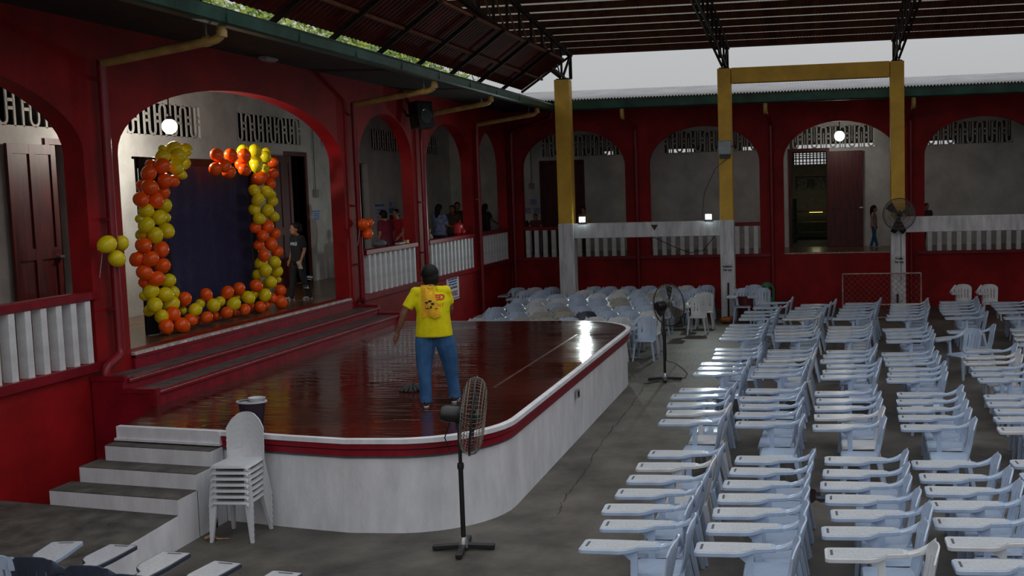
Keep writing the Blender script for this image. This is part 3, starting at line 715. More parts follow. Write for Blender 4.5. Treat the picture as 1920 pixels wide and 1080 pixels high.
for r_, (X, ys) in enumerate(BK):
    for i, y in enumerate(ys):
        kd = 'tab'
        if isinstance(y, tuple): kd = {'b':'tab_beige','d':'tab_navy','g':'tab_grey'}[y[1]]; y = y[0]
        elif random.random() < .18: kd = 'tab_grey'
        if r_ == 6 and 6.1 < y < 6.8: continue
        cn = {'tab':'pale blue','tab_grey':'grey','tab_beige':'beige','tab_navy':'dark'}[kd]
        place(kd, (X-.27+random.uniform(-.04,.04), y, 0), R(180)+random.uniform(-.07,.07), '%s tablet chair, %s from the right in the %s' % (cn, ORD[i], RB[r_]), 'tablet chairs facing the stage from behind')
p = onz(1431,540,.86); place('green', (29.2, p.y-.03, 0), R(180), 'green plastic chair by the far wall', 'plastic chairs')
# foreground chairs seen from behind
FG = [((145,1015),'leftmost',10,'tab'),((248,1022),'second from the left',-2,'tab_navy'),((348,1036),'third from the left',-2,'tab_navy'),((444,1055),'fourth from the left',-8,'tab_navy'),((557,1073),'fifth from the left',-6,'tab_navy')]
for (px,py), ds, dg, kd in FG:
    tip = onz(px, py, .69); a = R(dg); tx, ty = .505, -.30
    x = tip.x - (math.cos(a)*tx - math.sin(a)*ty); y = tip.y - (math.sin(a)*tx + math.cos(a)*ty)
    place(kd, (x, y, 0), a, '%s tablet chair seen from behind, %s along the bottom edge' % ('pale' if kd=='tab' else 'dark-backed', ds), 'foreground tablet chairs')
# stack of seven chairs by the side stairs
fr, flp = Vector((10.39,5.65)), Vector((10.50,6.06)); mid = (fr+flp)/2; d = (fr-flp).normalized(); nrm = Vector((d.y,-d.x)); 
if nrm.x > 0: nrm = -nrm
az = R(183); nrm = Vector((math.cos(az),math.sin(az))); cs = Vector((10.50,5.84))
SN = ['bottom','second','third','fourth','fifth','sixth','top']
for k in range(7):
    place('stack', (cs.x-nrm.x*.004*k, cs.y-nrm.y*.004*k, .060*k), az, 'grey-white plastic chair, %s of the stack of seven by the stairs' % (SN[k] if k in (0,6) else SN[k]+' from the bottom'), 'stacked plastic chairs')
# ================================================================ PEOPLE
from mathutils.bvhtree import BVHTree
def remesh(mb, vox, smooth=3):
    me = bpy.data.meshes.new('tmp'); me.from_pydata(mb.v, [], mb.f)
    bm = bmesh.new(); bm.from_mesh(me); bmesh.ops.recalc_face_normals(bm, faces=bm.faces); bm.to_mesh(me); bm.free()
    o = bpy.data.objects.new('tmp', me); COL.objects.link(o)
    md = o.modifiers.new('r','REMESH'); md.mode = 'VOXEL'; md.voxel_size = vox
    dg = bpy.context.evaluated_depsgraph_get(); dg.update()
    out = bpy.data.meshes.new_from_object(o.evaluated_get(dg)); bpy.data.objects.remove(o)
    bm = bmesh.new(); bm.from_mesh(out)
    for _ in range(smooth): bmesh.ops.smooth_vert(bm, verts=bm.verts, factor=.5, use_axis_x=True, use_axis_y=True, use_axis_z=True)
    bm.to_mesh(out); bm.free()
    out.polygons.foreach_set('use_smooth', [True]*len(out.polygons))
    return out
def addme(name, me, m, parent):
    me.name = name; me.materials.clear(); me.materials.append(m)
    o = bpy.data.objects.new(name, me); COL.objects.link(o); o.parent = parent; return o
def loft(mb, rings, n=16):          # rings: (cx,cy,cz, half side, half depth)
    vs = []
    for c in rings:
        for k in range(n):
            a = 2*math.pi*k/n; vs.append((c[0]+c[4]*math.cos(a), c[1]+c[3]*math.sin(a), c[2]))
    N = len(rings); fs = [(i*n+k,i*n+(k+1)%n,(i+1)*n+(k+1)%n,(i+1)*n+k) for i in range(N-1) for k in range(n)]
    fs += [tuple(range(n-1,-1,-1)), tuple((N-1)*n+k for k in range(n))]
    mb.add(vs, fs)
def limb(mb, pts, rs, n=10):
    mb.tube(pts, rs, n); mb.ball(pts[0], rs[0], 10, 6); mb.ball(pts[-1], rs[-1], 10, 6)
J0 = dict(pel=(0,0,.94), abd=(.01,0,1.10), ch=(0,0,1.29), nk=(-.005,0,1.45), hd=(.03,0,1.595),
  sh=(-.005,.175,1.395), el=(-.03,.235,1.13), wr=(.05,.25,.90), hip=(0,.09,.92), kn=(.03,.105,.50), an=(-.01,.11,.085))
def hand(mb, wr, d, side, s=1.0, curl=.35):
    d = Vector(d).normalized(); up = Vector((0,side,0)); f = Vector((1,0,0)); f = (f - d*f.dot(d)).normalized(); nrm = d.cross(f)*side
    c = wr + d*.045*s
    limb(mb, [wr, wr+d*.03*s, wr+d*.085*s], [.024*s,.032*s,.030*s], 8)
    for i, ln in enumerate((.062,.072,.068,.052)):
        b = wr + d*.085*s + f*((.028-.019*i)*s); m = b + (d + nrm*curl*.4)*(ln*.5*s); e = m + (d + nrm*curl*1.4).normalized()*(ln*.5*s)
        limb(mb, [b, m, e], [.0095*s,.009*s,.0075*s], 7)
    b = wr + d*.025*s + f*.025*s; m = b + (d*.6+f*.7).normalized()*.035*s; e = m + (d*.9+f*.25+nrm*.2).normalized()*.032*s
    limb(mb, [b, m, e], [.012*s,.011*s,.009*s], 7)
def person(label, loc, heading, h, top, bottom, pose=None, skinm=None, hairlen=0, sleeve=.55, stout=1.0, vox=.013, shoes=None, cat='person', face=True, group=None, lower=True, hd_turn=0, child=False, hscale=1.0, hem=.07, wide=1.0):
    skinm = skinm or skin; shoes = shoes or blackpl
    t = thing('person', loc, label, cat, group); t.rotation_euler = (0,0,heading)
    s = h/1.72; J = {}
    for k, v in J0.items():
        if k in ('sh','el','wr','hip','kn','an'):
            for sd, sg in (('L',1),('R',-1)): J[k+sd] = Vector((v[0], v[1]*sg, v[2]))
        else: J[k] = Vector(v)
    for k, v in (pose or {}).items(): J[k] = Vector(v)
    hs = 1.22 if child else hscale
    def sc(mb): mb.v = [(a*s,b*s,c*s) for a,b,c in mb.v]; return mb
    # --- body: head, neck, arms, hands, trunk and legs in one surface
    b = MB(); hd = J['hd']; nk = J['nk']; tm = Matrix.Rotation(hd_turn, 3, 'Z')
    hv = lambda x,y,z: hd + tm @ Vector((x*hs,y*hs,z*hs))
    b.ball(hv(-.005,0,.025), (.098*hs,.078*hs,.095*hs), 14, 10); b.ball(hv(.018,0,-.04), (.072*hs,.062*hs,.075*hs), 12, 8)
    b.ball(hv(.095,0,-.015), (.018*hs,.014*hs,.022*hs), 8, 6); b.ball(hv(.075,0,-.068), (.022*hs,.026*hs,.016*hs), 8, 6)
    for sg in (1,-1): b.ball(hv(-.005,.078*sg,-.005), (.018*hs,.012*hs,.030*hs), 8, 6)
    limb(b, [nk+Vector((-.01,0,-.06)), nk, hv(-.01,0,-.04)], [.062,.055,.055])
    for sd in 'LR':
        sh, el, wr = J['sh'+sd], J['el'+sd], J['wr'+sd]
        limb(b, [sh, sh.lerp(el,.5), el, el.lerp(wr,.45), wr], [.052,.047*(.5+.5*stout),.040,.038,.026])
        hand(b, wr, wr-el, 1 if sd == 'L' else -1, 1.0 if not child else 1.05)
        limb(b, [J['hip'+sd], J['kn'+sd], J['kn'+sd].lerp(J['an'+sd],.4), J['an'+sd]], [.072,.05,.048,.034])
    pel, ab, ch = J['pel'], J['abd'], J['ch']
    limb(b, [pel, ab, ch, nk+Vector((0,0,-.06))], [.10,.095,.11,.07])
    body = addme('body', remesh(sc(b), vox*.8 if face else vox, 2), skinm, t)
    # --- shirt
    q = MB(); sw = stout
    loft(q, [(pel.x,pel.y,pel.z-hem,.120+.088*sw,.032+.088*sw*1.22),(pel.x,pel.y,pel.z+.02,max(.172*sw,.104+.088*sw),.127*sw),(ab.x,ab.y,ab.z,.165*sw,.122*sw),(ch.x,ch.y,ch.z-.03,.178*(sw+.05),.125*sw),(ch.x,ch.y,ch.z+.06,.182,.115),(nk.x-.005,nk.y,nk.z-.045,.115,.085),(nk.x,nk.y,nk.z+.005,.066,.066)])
    for sd in 'LR':
        sh, el, wr = J['sh'+sd], J['el'+sd], J['wr'+sd]
        if sleeve <= 1: e1 = sh.lerp(el, sleeve)
        else: e1 = el
        ins = Vector((ch.x, ch.y + (.06 if sd=='L' else -.06), sh.z-.01))
        pts = [ins, sh, sh.lerp(e1,.5), e1]; rs = [.085,.074,.070,.068]
        if sleeve > 1: pts.append(el.lerp(wr, sleeve-1)); rs = [.085,.074,.066,.058,.048]
        q.tube(pts, rs, 12); q.ball(sh, .074, 10, 6)
    shirt = addme('shirt', remesh(sc(q), vox, 3), top, t)
    # --- trousers, shoes
    if lower:
        g = MB()
        loft(g, [(pel.x,pel.y,pel.z-.12,.15*sw,.11*sw),(pel.x,pel.y,pel.z-.03,.166*sw,.118*sw),(pel.x,pel.y,pel.z+.03,.160*sw,.114*sw)])
        for sd in 'LR':
            hp, kn, an = J['hip'+sd], J['kn'+sd], J['an'+sd]
            limb(g, [hp, hp.lerp(kn,.45), kn, kn.lerp(an,.45), an+Vector((0,0,.0))], [.088*sw,.090*sw*wide,.074*sw*wide,.068*wide,.064*wide])
            g.tube([an+Vector((0,0,.03)), an+Vector((0,0,-.035))],[.064*wide,.066*wide],12)
        addme('trousers', remesh(sc(g), vox, 3), bottom, t)
        for sd in 'LR':
            an = J['an'+sd]; g = MB(); z0 = an.z-.085
            f = Vector((1,.12 if sd=='L' else -.12,0)).normalized()
            for k, (d_, r_) in enumerate(((-.045,.036),(.0,.040),(.06,.040),(.12,.040),(.17,.030))):
                p = an + f*d_; g.ball((p.x,p.y,z0+.018+r_*.75*(1.2 if k<2 else .85)), (r_*1.15,r_,r_*(1.15 if k<2 else .75)), 10, 6)
            so = addme('shoe', remesh(sc(g), .010, 2), shoes, t)
            sl = MB()
            for d_, r_ in ((-.055,.038),(.05,.042),(.15,.040)):
                p = an + f*d_; sl.lathe([(r_*.95,z0+.0),(r_*.98,z0+.010),(r_*.8,z0+.018)], (p.x,p.y,0), 10)
            addme('sole', remesh(sc(sl), .010, 1), mat('pale_sole',(0.42,0.42,0.42),0.6,0.1), t)
    # --- hair
    k = MB(); k.ball(hv(-.022,0,.045), (.102*hs,.092*hs,.092*hs), 14, 10); k.ball(hv(-.052,0,-.01), (.068*hs,.086*hs,.080*hs), 12, 8)
    if hairlen: 
        limb(k, [hv(-.06,0,.02), hv(-.085,0,-.08), hv(-.09,0,-.08-hairlen)], [.085*hs,.075*hs,.045*hs])
    addme('hair', remesh(sc(k), vox*.8, 2), hair, t)
    if face:
        for sg in (1,-1):
            e = MB().ball(hv(.083,.030*sg,.012), (.008,.013,.008), 8, 6); sc(e); addme('eye', raw(e), mat('eye_dark',(0.02,0.015,0.012),0.2,0.0), t)
        e = MB().ball(hv(.092,0,-.066), (.006,.022,.006), 8, 6); sc(e); addme('mouth', raw(e), mat('lips',(0.22,0.06,0.05),0.5,0.0), t)
    return t, body, shirt, s
def raw(mb):
    me = bpy.data.meshes.new('r'); me.from_pydata(mb.v, [], mb.f); me.polygons.foreach_set('use_smooth',[True]*len(me.polygons)); return me
def wrap_text(t, target, s_, size, m, org, xa, ya, off=.003, name='lettering', bold=0.0, sx=1.0):
    cu = bpy.data.curves.new('t','FONT'); cu.body = s_; cu.size = size; cu.align_x = 'CENTER'; cu.align_y = 'CENTER'; cu.offset = bold
    to = bpy.data.objects.new('t', cu); COL.objects.link(to); bpy.context.view_layer.update()
    me = bpy.data.meshes.new_from_object(to.evaluated_get(bpy.context.evaluated_depsgraph_get())); bpy.data.objects.remove(to)
    bm = bmesh.new(); bm.from_mesh(me); bmesh.ops.subdivide_edges(bm, edges=[e for e in bm.edges if e.calc_length() > size*.12], cuts=2); bmesh.ops.triangulate(bm, faces=bm.faces); bm.to_mesh(me); bm.free()
    tm = target.data; bvh = BVHTree.FromPolygons([v.co.copy() for v in tm.vertices], [tuple(p.vertices) for p in tm.polygons])
    org, xa, ya = Vector(org), Vector(xa).normalized(), Vector(ya).normalized(); na = xa.cross(ya)
    for v in me.vertices:
        p = org + xa*(v.co.x*sx) + ya*v.co.y
        h_ = bvh.ray_cast(p + na*.5, -na)
        v.co = (h_[0] + na*off) if h_[0] else p
    me.materials.clear(); me.materials.append(m); me.name = name
    o = bpy.data.objects.new(name, me); COL.objects.link(o); o.parent = t; return o

yshirt = mat('yellow_shirt_cotton', (0.70,0.62,0.008), 0.85, 0.06, 10, 0.7, 8, spec=0.15)
denim = mat('blue_denim', (0.05,0.14,0.30), 0.85, 0.35, 5, 0.2, 60, c2=(0.025,0.07,0.17), spec=0.15)
blackcot = mat('black_cotton', (0.010,0.010,0.013), 0.85, 0.2, 8)
maroon = mat('maroon_cotton', (0.16,0.008,0.028), 0.8, 0.1, 6)
redcot = mat('red_cotton', (0.42,0.008,0.022), 0.8, 0.1, 6)
bluepat = mat('blue_patterned_cotton', (0.34,0.42,0.62), 0.8, 0.0, 22, c2=(0.012,0.022,0.12))
greyw = mat('striped_pink_cotton', (0.45,0.28,0.27), 0.8, 0.1, 40, c2=(0.2,0.13,0.14), stretch=(.2,.2,1.6))
darkc = mat('dark_cotton', (0.03,0.026,0.03), 0.8, 0.2, 8)
towelm = mat('golden_towel_cloth', (0.72,0.38,0.01), 0.9, 0.1, 12, 0.3, 60)

# ---- the man on the stage
man, mb_, ms_, s = person('man in a yellow shirt and jeans mopping the stage, seen from behind', (12.46,4.39,.985), R(12), 1.66,
  yshirt, denim, dict(pel=(0,0,.96), abd=(.0,0,1.12), ch=(.035,.01,1.28), nk=(.075,.02,1.42), hd=(.155,.05,1.525),
   shL=(.03,.20,1.355), elL=(-.02,.345,1.11), wrL=(.02,.435,.88), shR=(.06,-.15,1.36), elR=(.13,-.19,1.14), wrR=(.27,-.10,1.00),
   hipL=(0,.095,.93), hipR=(.0,-.095,.93), knL=(-.02,.125,.52), anL=(-.09,.115,.085), knR=(.09,-.165,.51), anR=(.16,-.20,.085)),
  skinm=skin_d, stout=1.20, vox=.010, sleeve=.72, hd_turn=R(25), hscale=1.2, hem=.13, wide=1.14)
wrap_text(man, ms_, 'ED', .088*s, mat('red_print',(0.55,0.02,0.01),0.7,0.05), (-.2*s,-.095*s,1.30*s), (0,-1,0), (0,0,1), name='shirt_letters', bold=.004)
wrap_text(man, ms_, '2017', .05*s, mat('orange_print',(0.65,0.16,0.01),0.7,0.05), (-.2*s,-.09*s,1.21*s), (0,-1,0), (0,0,1), name='shirt_letters', bold=.002)
# towel draped over the shoulder (its own object, wrapped over shirt and neck)
def towel():
    tm = ms_.data; bvh = BVHTree.FromPolygons([v.co.copy() for v in tm.vertices], [tuple(p.vertices) for p in tm.polygons])
    rows = []
    for i in range(15):
        u = i/14; row = []
        for j in range(9):
            v = j/8-.5; w_ = (.12 + .11*u)*s
            if u < .22:      # over the top of the shoulder
                y = (.085 - .02*u)*s + w_*.75*v; x = (.13 - u/.22*.15)*s; h_ = bvh.ray_cast(Vector((x,y,2.0)), Vector((0,0,-1)))
                p = (h_[0] if h_[0] else Vector((x,y,1.42*s))) + Vector((0,0,.018))
            else:
                z = (1.44 - (u-.22)*.47)*s; y = (.078 - .075*u)*s + w_*v
                h_ = bvh.ray_cast(Vector((-.7,y,min(z,1.385*s))), Vector((1,0,0)))
                x = (h_[0].x if h_[0] else -.10*s) - .016 - .012*math.sin(7*v+3*u) - (.012 if z > 1.385*s else 0)
                if z > 1.385*s: x += (z-1.385*s)*.9
                p = Vector((x, y, z + .01*math.sin(9*v)))
            row.append(p)
        rows.append(row)
    return rows
RWS = towel()
tw = grid_solid(lambda i,j: RWS[i][j], 14, 8, lambda i,j: True, .010, 'towel', towelm, None)
tw.location = man.location; tw.rotation_euler = man.rotation_euler
setp(tw, "golden yellow towel draped over the man's shoulder", 'towel')
pr = MB()
for a_, b_, w2, h2 in ((9.0,2.2,.030,.018),(8.6,3.8,.034,.016),(9.3,5.2,.03,.014),(10.2,3.0,.016,.02),(11.6,5.0,.05,.006),(11.2,1.8,.03,.006)):
    i, j = int(a_), int(b_); c = RWS[i][j]; c = Vector((c.x-.014, c.y, c.z))
    pr.ball(c, (.004,w2*.7,h2*.8), 10, 6)
addme('printed_mark', raw(pr), ink, tw)
tw.children[0]['kind'] = 'stuff'

# ---- boy on the gallery
bp_ = onz(563,562,1.5)
boy, bb, bsh, s2 = person('boy in black clothes lettered SWAG walking out past the backdrop', (bp_.x, bp_.y, 1.5), R(150), 1.42, blackcot, blackcot,
  dict(anL=(-.18,.10,.085), knL=(-.04,.10,.50), anR=(.16,-.10,.085), knR=(.09,-.10,.50), elL=(-.03,.22,1.13), wrL=(.08,.24,.92)), child=True, vox=.012, sleeve=.8, stout=1.05,
  shoes=mat('grey_trainer',(0.4,0.4,0.42),0.5,0.3,20,c2=(0.03,0.03,0.03)), hd_turn=R(-20))
wlet = mat('pale_blue_print', (0.45,0.62,0.70), 0.7, 0.05)
wrap_text(boy, bsh, 'SWAG', .085*s2*1.15, wlet, (.2*s2,0,1.27*s2), (0,1,0), (0,0,1), name='shirt_letters', bold=.003, sx=.9)
tr_ = [c for c in boy.children if c.name.startswith('trousers')][0]
wrap_text(boy, tr_, 'SWAG', .10*s2, wlet, (-.08*s2,.3*s2,.40*s2), (.35,0,-1), (1,0,.35), name='trouser_letters', bold=.003)
setp(MB().box(-.01,.01,-.05,.05,-.07,.07).xf(Matrix.Translation((bp_.x,bp_.y,1.5)) @ Matrix.Rotation(R(150),4,'Z') @ Matrix.Translation((.14*s2,.25*s2,.80*s2)) @ Matrix.Rotation(R(20),4,'Y')).build('paper_sheet', mat('cream_paper',(0.6,0.55,0.42),0.7,0.05)), 'cream paper in the hand of the boy in black', 'paper')

def gal(px, py, Y, label, hd, top, bottom, h=None, **kw):
    p = ony(px, py, Y); hh = h or (p.z - 1.5); return person(label, (p.x, p.y, 1.5), hd, hh, top, bottom, vox=.016, **kw)
gal(721,393,9.36,'person in a maroon shirt with a shoulder strap seen from behind at the rail', R(70), maroon, darkc, stout=1.25, sleeve=.7, face=False, pose=dict(hd=(.07,0,1.58)))
gal(743,392,9.75,'person in a bright red shirt turned left behind the rail', R(165), redcot, darkc, stout=1.05, sleeve=.7, pose=dict(elL=(.08,.24,1.14), wrL=(.24,.2,1.0)))
gal(822,383,9.55,'long-haired person in a blue patterned blouse behind the rail', R(-20), bluepat, darkc, hairlen=.30, stout=1.15, sleeve=.85, pose=dict(elR=(.05,-.25,1.14), wrR=(.26,-.22,1.10), elL=(.08,.22,1.14), wrL=(.28,.12,1.10)))
gal(848,385,9.9,'person holding a plate opposite the blue patterned blouse', R(190), mat('brown_print_cotton',(0.10,0.06,0.05),0.8,0.3,20), darkc, hairlen=.12, pose=dict(elR=(.08,-.24,1.14), wrR=(.26,-.12,1.12), elL=(.08,.24,1.14), wrL=(.26,.12,1.12)))
gal(857,379,10.2,'person half hidden behind the plate holder', R(200), darkc, darkc, hairlen=.10)
gal(801,425,9.35,'small child in white peering over the rail below the blue blouse', R(-40), mat('pale_cotton',(0.5,0.45,0.45),0.8,0.1), darkc, child=True, pose=dict(elL=(.12,.2,1.18), wrL=(.25,.12,1.22), elR=(.12,-.2,1.18), wrR=(.25,-.12,1.22)))
gal(909,382,9.7,'dark-haired person with a bag leaning near the corner arch', R(-30), darkc, darkc, hairlen=.18, pose=dict(elR=(.1,-.25,1.16), wrR=(.3,-.2,1.08)))
def galb(px, py, X, label, hd, top, bottom, **kw):
    p = onx(px, py, X); return person(label, (X, p.y, 1.5), hd, p.z-1.5, top, bottom, vox=.018, **kw)
galb(1004,401,32.0,'girl in dark red leaning on the rail of the far gallery', R(185), mat('dark_red_cotton',(0.13,0.02,0.035),0.8,0.15), darkc, hairlen=.10, pose=dict(elL=(.15,.24,1.16), wrL=(.30,.05,1.12), elR=(.15,-.24,1.16), wrR=(.30,-.05,1.12)))
galb(980,402,32.4,'dark figure in the shade at the corner of the far gallery', R(200), darkc, darkc)
galb(1094,388,32.3,'person in pale yellow behind the left floodlight', R(170), mat('pale_yellow_cotton',(0.42,0.38,0.16),0.8,0.1), darkc)
girl = galb(1638,386,33.4,'girl in a striped top and jeans standing by the open red door', R(-100), greyw, denim, hairlen=.16, shoes=mat('pale_shoe',(0.45,0.45,0.43),0.6,0.1), pose=dict(anL=(-.12,.09,.085), knL=(0,.1,.5), anR=(.14,-.09,.085)), child=True, stout=1.05)
galb(1737,381,32.2,'dark figure leaning at the rail in the right-hand arch', R(200), darkc, darkc)
# ================================================================ DECORATIONS
def balloon_proto(m, name='balloon'):
    pr = [(0.0,1.0)] + [(math.sin(math.pi*i/10)*(1-.10*(i/10)**2), math.cos(math.pi*i/10)*(1.0 if i < 5 else 1.10)) for i in range(1,10)] + [(.10,-1.06),(.055,-1.10),(.09,-1.17),(.0,-1.17)]
    o = MB().lathe(pr, n=16).build(name, m, None, True); return o
bpO = balloon_proto(rbal); bpY = balloon_proto(ybal); first = {'O':True,'Y':True}
def balloon(parent, kind, c, r_, rot=None):
    p = bpO if kind == 'O' else bpY
    if first[kind]: o = p; first[kind] = False
    else: o = p.copy(); COL.objects.link(o)
    o.parent = parent; o.location = Vector(c) - wl(parent); o.scale = (r_,r_,r_*1.05)
    o.rotation_euler = rot or (random.uniform(-1.1,1.1), random.uniform(-1.1,1.1), random.uniform(0,6))
    return o
G1 = [('Y',405,165,48,1),('Y',405,235,75,0),('Y',520,155,75,0),('Y',635,170,70,0),('Y',560,230,80,-1),('Y',630,300,60,0),('Y',540,345,80,-1),('Y',590,415,55,0),
 ('O',290,330,65,1),('O',400,330,80,-1),('O',265,405,78,0),('O',510,485,62,0),('O',430,480,78,-1),('O',200,530,62,1),('O',275,545,80,-1),('O',415,600,65,0),('O',185,670,80,0),('O',335,675,80,-1),
 ('Y',425,730,75,1),('Y',240,785,78,0),('Y',370,850,78,-1),('Y',440,855,50,1),('Y',180,870,52,1),('Y',240,925,80,-1),('Y',440,985,82,0),('Y',330,1030,80,-1),('Y',190,1025,60,1)]
G2 = [('O',200,155,78,0),('O',370,190,78,0),('O',140,285,72,1),('O',270,285,75,-1),('O',385,350,76,0),('O',210,415,75,0),('O',330,475,75,-1),('O',210,510,58,1),
 ('Y',440,495,70,1),('Y',275,595,75,0),('Y',415,630,75,-1),('Y',490,605,58,1),('Y',215,640,52,1),('Y',310,730,75,-1),('Y',470,720,78,0),('Y',255,785,56,1),('Y',375,840,68,0),
 ('O',485,815,72,-1),('O',420,935,72,-1),('O',570,930,75,-2)]
G3 = [('O',150,230,70,0),('O',135,380,70,0),('O',300,235,72,0),('O',235,345,70,-1),('O',280,415,70,0),('O',445,235,70,-1),('O',410,335,65,0),('O',445,390,65,-1),
 ('Y',430,180,62,1),('Y',560,190,75,-1),('Y',565,310,70,0),('Y',575,350,65,-1),('Y',670,250,62,0),('Y',675,200,50,1),('Y',665,375,50,0),
 ('O',750,310,55,1),('O',750,430,58,0),('O',600,480,78,1),('O',720,540,62,0),('O',650,440,60,1),
 ('Y',550,610,65,0),('Y',680,625,70,-1),('Y',590,705,68,-1),('Y',740,725,62,0),('Y',735,645,45,1),('Y',550,810,65,0),('Y',690,820,68,-1),('Y',600,910,65,-1),('Y',755,885,60,0),
 ('O',560,1000,62,0),('O',690,990,72,-1),('O',770,1070,62,0)]
G4 = [('O',605,120,62,-1),('O',570,210,55,0),('O',690,200,68,-1),('O',755,280,62,0),('O',620,315,62,-1),
 ('Y',590,390,62,0),('Y',730,385,62,-1),('Y',635,470,65,-1),('Y',750,480,62,0),('Y',555,510,55,1),('Y',690,590,65,-1),('Y',755,565,40,1),('Y',640,610,50,1)]
G5 = [('O',35,715,65,0),('O',250,690,65,0),('O',365,655,65,0),('O',540,625,65,-1),('Y',110,825,70,-1),('Y',315,810,70,-1),('Y',460,745,68,-1),('Y',630,720,66,-1),('Y',175,785,55,1),('Y',340,745,42,1),('Y',520,715,46,1),
 ('O',40,945,62,-1),('O',135,935,45,1),('O',240,900,64,-1),('O',330,905,42,1),('O',425,865,58,-1),('O',500,845,42,1),('O',580,840,58,-1),('O',650,825,42,1),('O',785,675,62,0),('O',790,800,66,-1),('O',705,750,50,0)]
G6 = [('Y',580,785,42,1),('O',600,670,66,0),('Y',700,775,66,-1),('Y',745,720,50,1),('O',650,875,62,-1),('O',720,875,38,1)]
BY = 9.30
def garland(name, label, sets):
    root = None; items = []
    for G, ox, oy, sc_ in sets:
        for k, u, v, r_, dp in G:
            px, py = ox+u/sc_, oy+v/sc_; c = ony(px, py, BY + .085*dp)
            items.append((k, c, r_/sc_*(c-Vector((0,0,CAM_H))).dot(_F)/F_PX))
    zmin = min(c.z-r_ for _, c, r_ in items)
    cx = sum(c.x for _, c, _ in items)/len(items)
    t = thing(name, (cx, BY, max(1.5, zmin)), label, 'balloons')
    for k, c, r_ in items:
        c = c.copy(); c.z = max(c.z, 1.5 + r_*1.04)
        balloon(t, k, c, r_)
    return t
garland('balloon_garland', 'orange and yellow balloon garland standing up the left side of the backdrop', [(G1,230,250,5.4),(G2,230,430,5.143)])
garland('balloon_garland', 'orange and yellow balloon garland over the top right corner of the backdrop', [(G3,380,250,5.682),(G4,380,420,5.4)])
garland('balloon_garland', 'low row of orange and yellow balloons on the gallery floor', [(G5,380,420,5.4),(G6,230,430,5.143)])
for nm, pts, k, lab, Y in (('balloon_cluster', ((201,458,17),(227,456,14.5),(219,485,16)), 'Y', 'three yellow balloons tied to the red pier', 8.45), ('balloon_cluster', ((681,420,10.5),(691,418,9.5),(689,438,11)), 'O', 'three orange balloons tied to the red pier', 8.38)):
    cs_ = [ony(a,b,Y+(.08 if i==1 else 0)) for i,(a,b,_) in enumerate(pts)]
    t = thing(nm, cs_[0], lab, 'balloons')
    for c, (a,b,r_) in zip(cs_, pts): balloon(t, k, c, r_*(c-Vector((0,0,CAM_H))).dot(_F)/F_PX)
    MB().tube([cs_[0]+Vector((0,.05,0)), cs_[0]+Vector((.0,.13,-.4))], .003, 5).build('string', paper, t)
# backdrop cloth on a frame
BD = 9.62
a, b = ony(262,300,BD), ony(476,300,BD); zt_ = ony(370,298,BD).z
bd = thing('backdrop', ((a.x+b.x)/2,BD,1.5), 'navy cloth backdrop on a frame behind the balloons', 'backdrop')
def cloth(x0, x1, z0, z1, Y, amp, fr, name, m, n=40, flare=0):
    def fn(i, j):
        u = i/n; v = j/6; x = x0+(x1-x0)*u - flare*(1-v)**3*(1-u)
        return (x, Y + amp*math.sin(fr*u*6.28 + .6*math.sin(3*v)) * (1.1-.5*v) - flare*.5*(1-v)**3, z0+(z1-z0)*v)
    mb = MB(); N = 7
    mb.add([fn(i,j) for i in range(n+1) for j in range(N)], [(i*N+j,(i+1)*N+j,(i+1)*N+j+1,i*N+j+1) for i in range(n) for j in range(6)])
    mb.add([(v[0],v[1]+.012,v[2]) for v in mb.v[:]], [tuple(reversed(f)) for f in mb.f[:]])
    return mb.build(name, m, bd, True)
na, nb = ony(312,330,BD).x, ony(462,330,BD).x
cloth(na-.25, nb, 1.52, zt_-.12, BD-.02, .018, 7, 'navy_panel', navy)
cloth(a.x, na, 1.505, zt_, BD+.02, .03, 3, 'black_drape', blackc, 16, flare=.35)
cloth(nb, b.x, 1.505, zt_, BD+.02, .03, 2, 'black_drape', blackc, 12)
cloth(a.x, b.x, zt_-.16, zt_, BD+.045, .015, 9, 'black_valance', blackc)
for x in (a.x+.02, b.x-.02): MB().tube([(x,BD+.08,1.5),(x,BD+.08,zt_)], .02, 8).build('pole', black, bd)
MB().tube([(a.x-.05,BD+.08,zt_-.01),(b.x+.03,BD+.08,zt_-.01)], .02, 8).build('crossbar', black, bd)

# ================================================================ LAMPS
def pendant(c, r_, ztop, label, en):
    t = thing('globe_lamp', (c.x,c.y,ztop), label, 'lamp', 'globe lamps of the galleries')
    MB().ball(c, r_, 20, 14).build('globe', globe_m, t, True)
    MB().tube([(c.x,c.y,c.z+r_*.9),(c.x,c.y,ztop)], .012, 6).build('stem', black, t)
    MB().lathe([(.05,0),(.06,.03),(.05,.05)], (c.x,c.y,c.z+r_*.9), 12).build('cap', black, t)
    ld = bpy.data.lights.new('globe_light','POINT'); ld.energy = en; ld.color = (1.0,.93,.82); ld.shadow_soft_size = r_*1.05
    lo = bpy.data.objects.new('globe_light', ld); COL.objects.link(lo); lo.location = c - Vector((0,0,r_*1.3)) - wl(t); lo.parent = t
pendant(ony(318,237,10.1), .118, 5.6, 'lit white globe lamp hanging inside the big stage arch', 130)
pendant(onx(1574,255,32.9), .145, 5.6, 'lit white globe lamp hanging in the far arch with the open door', 14)
flood_m = mat('lit_flood_glass', (0.9,0.95,0.95), 0.3, 0.0, emit=(0.80,1.0,0.96,60))
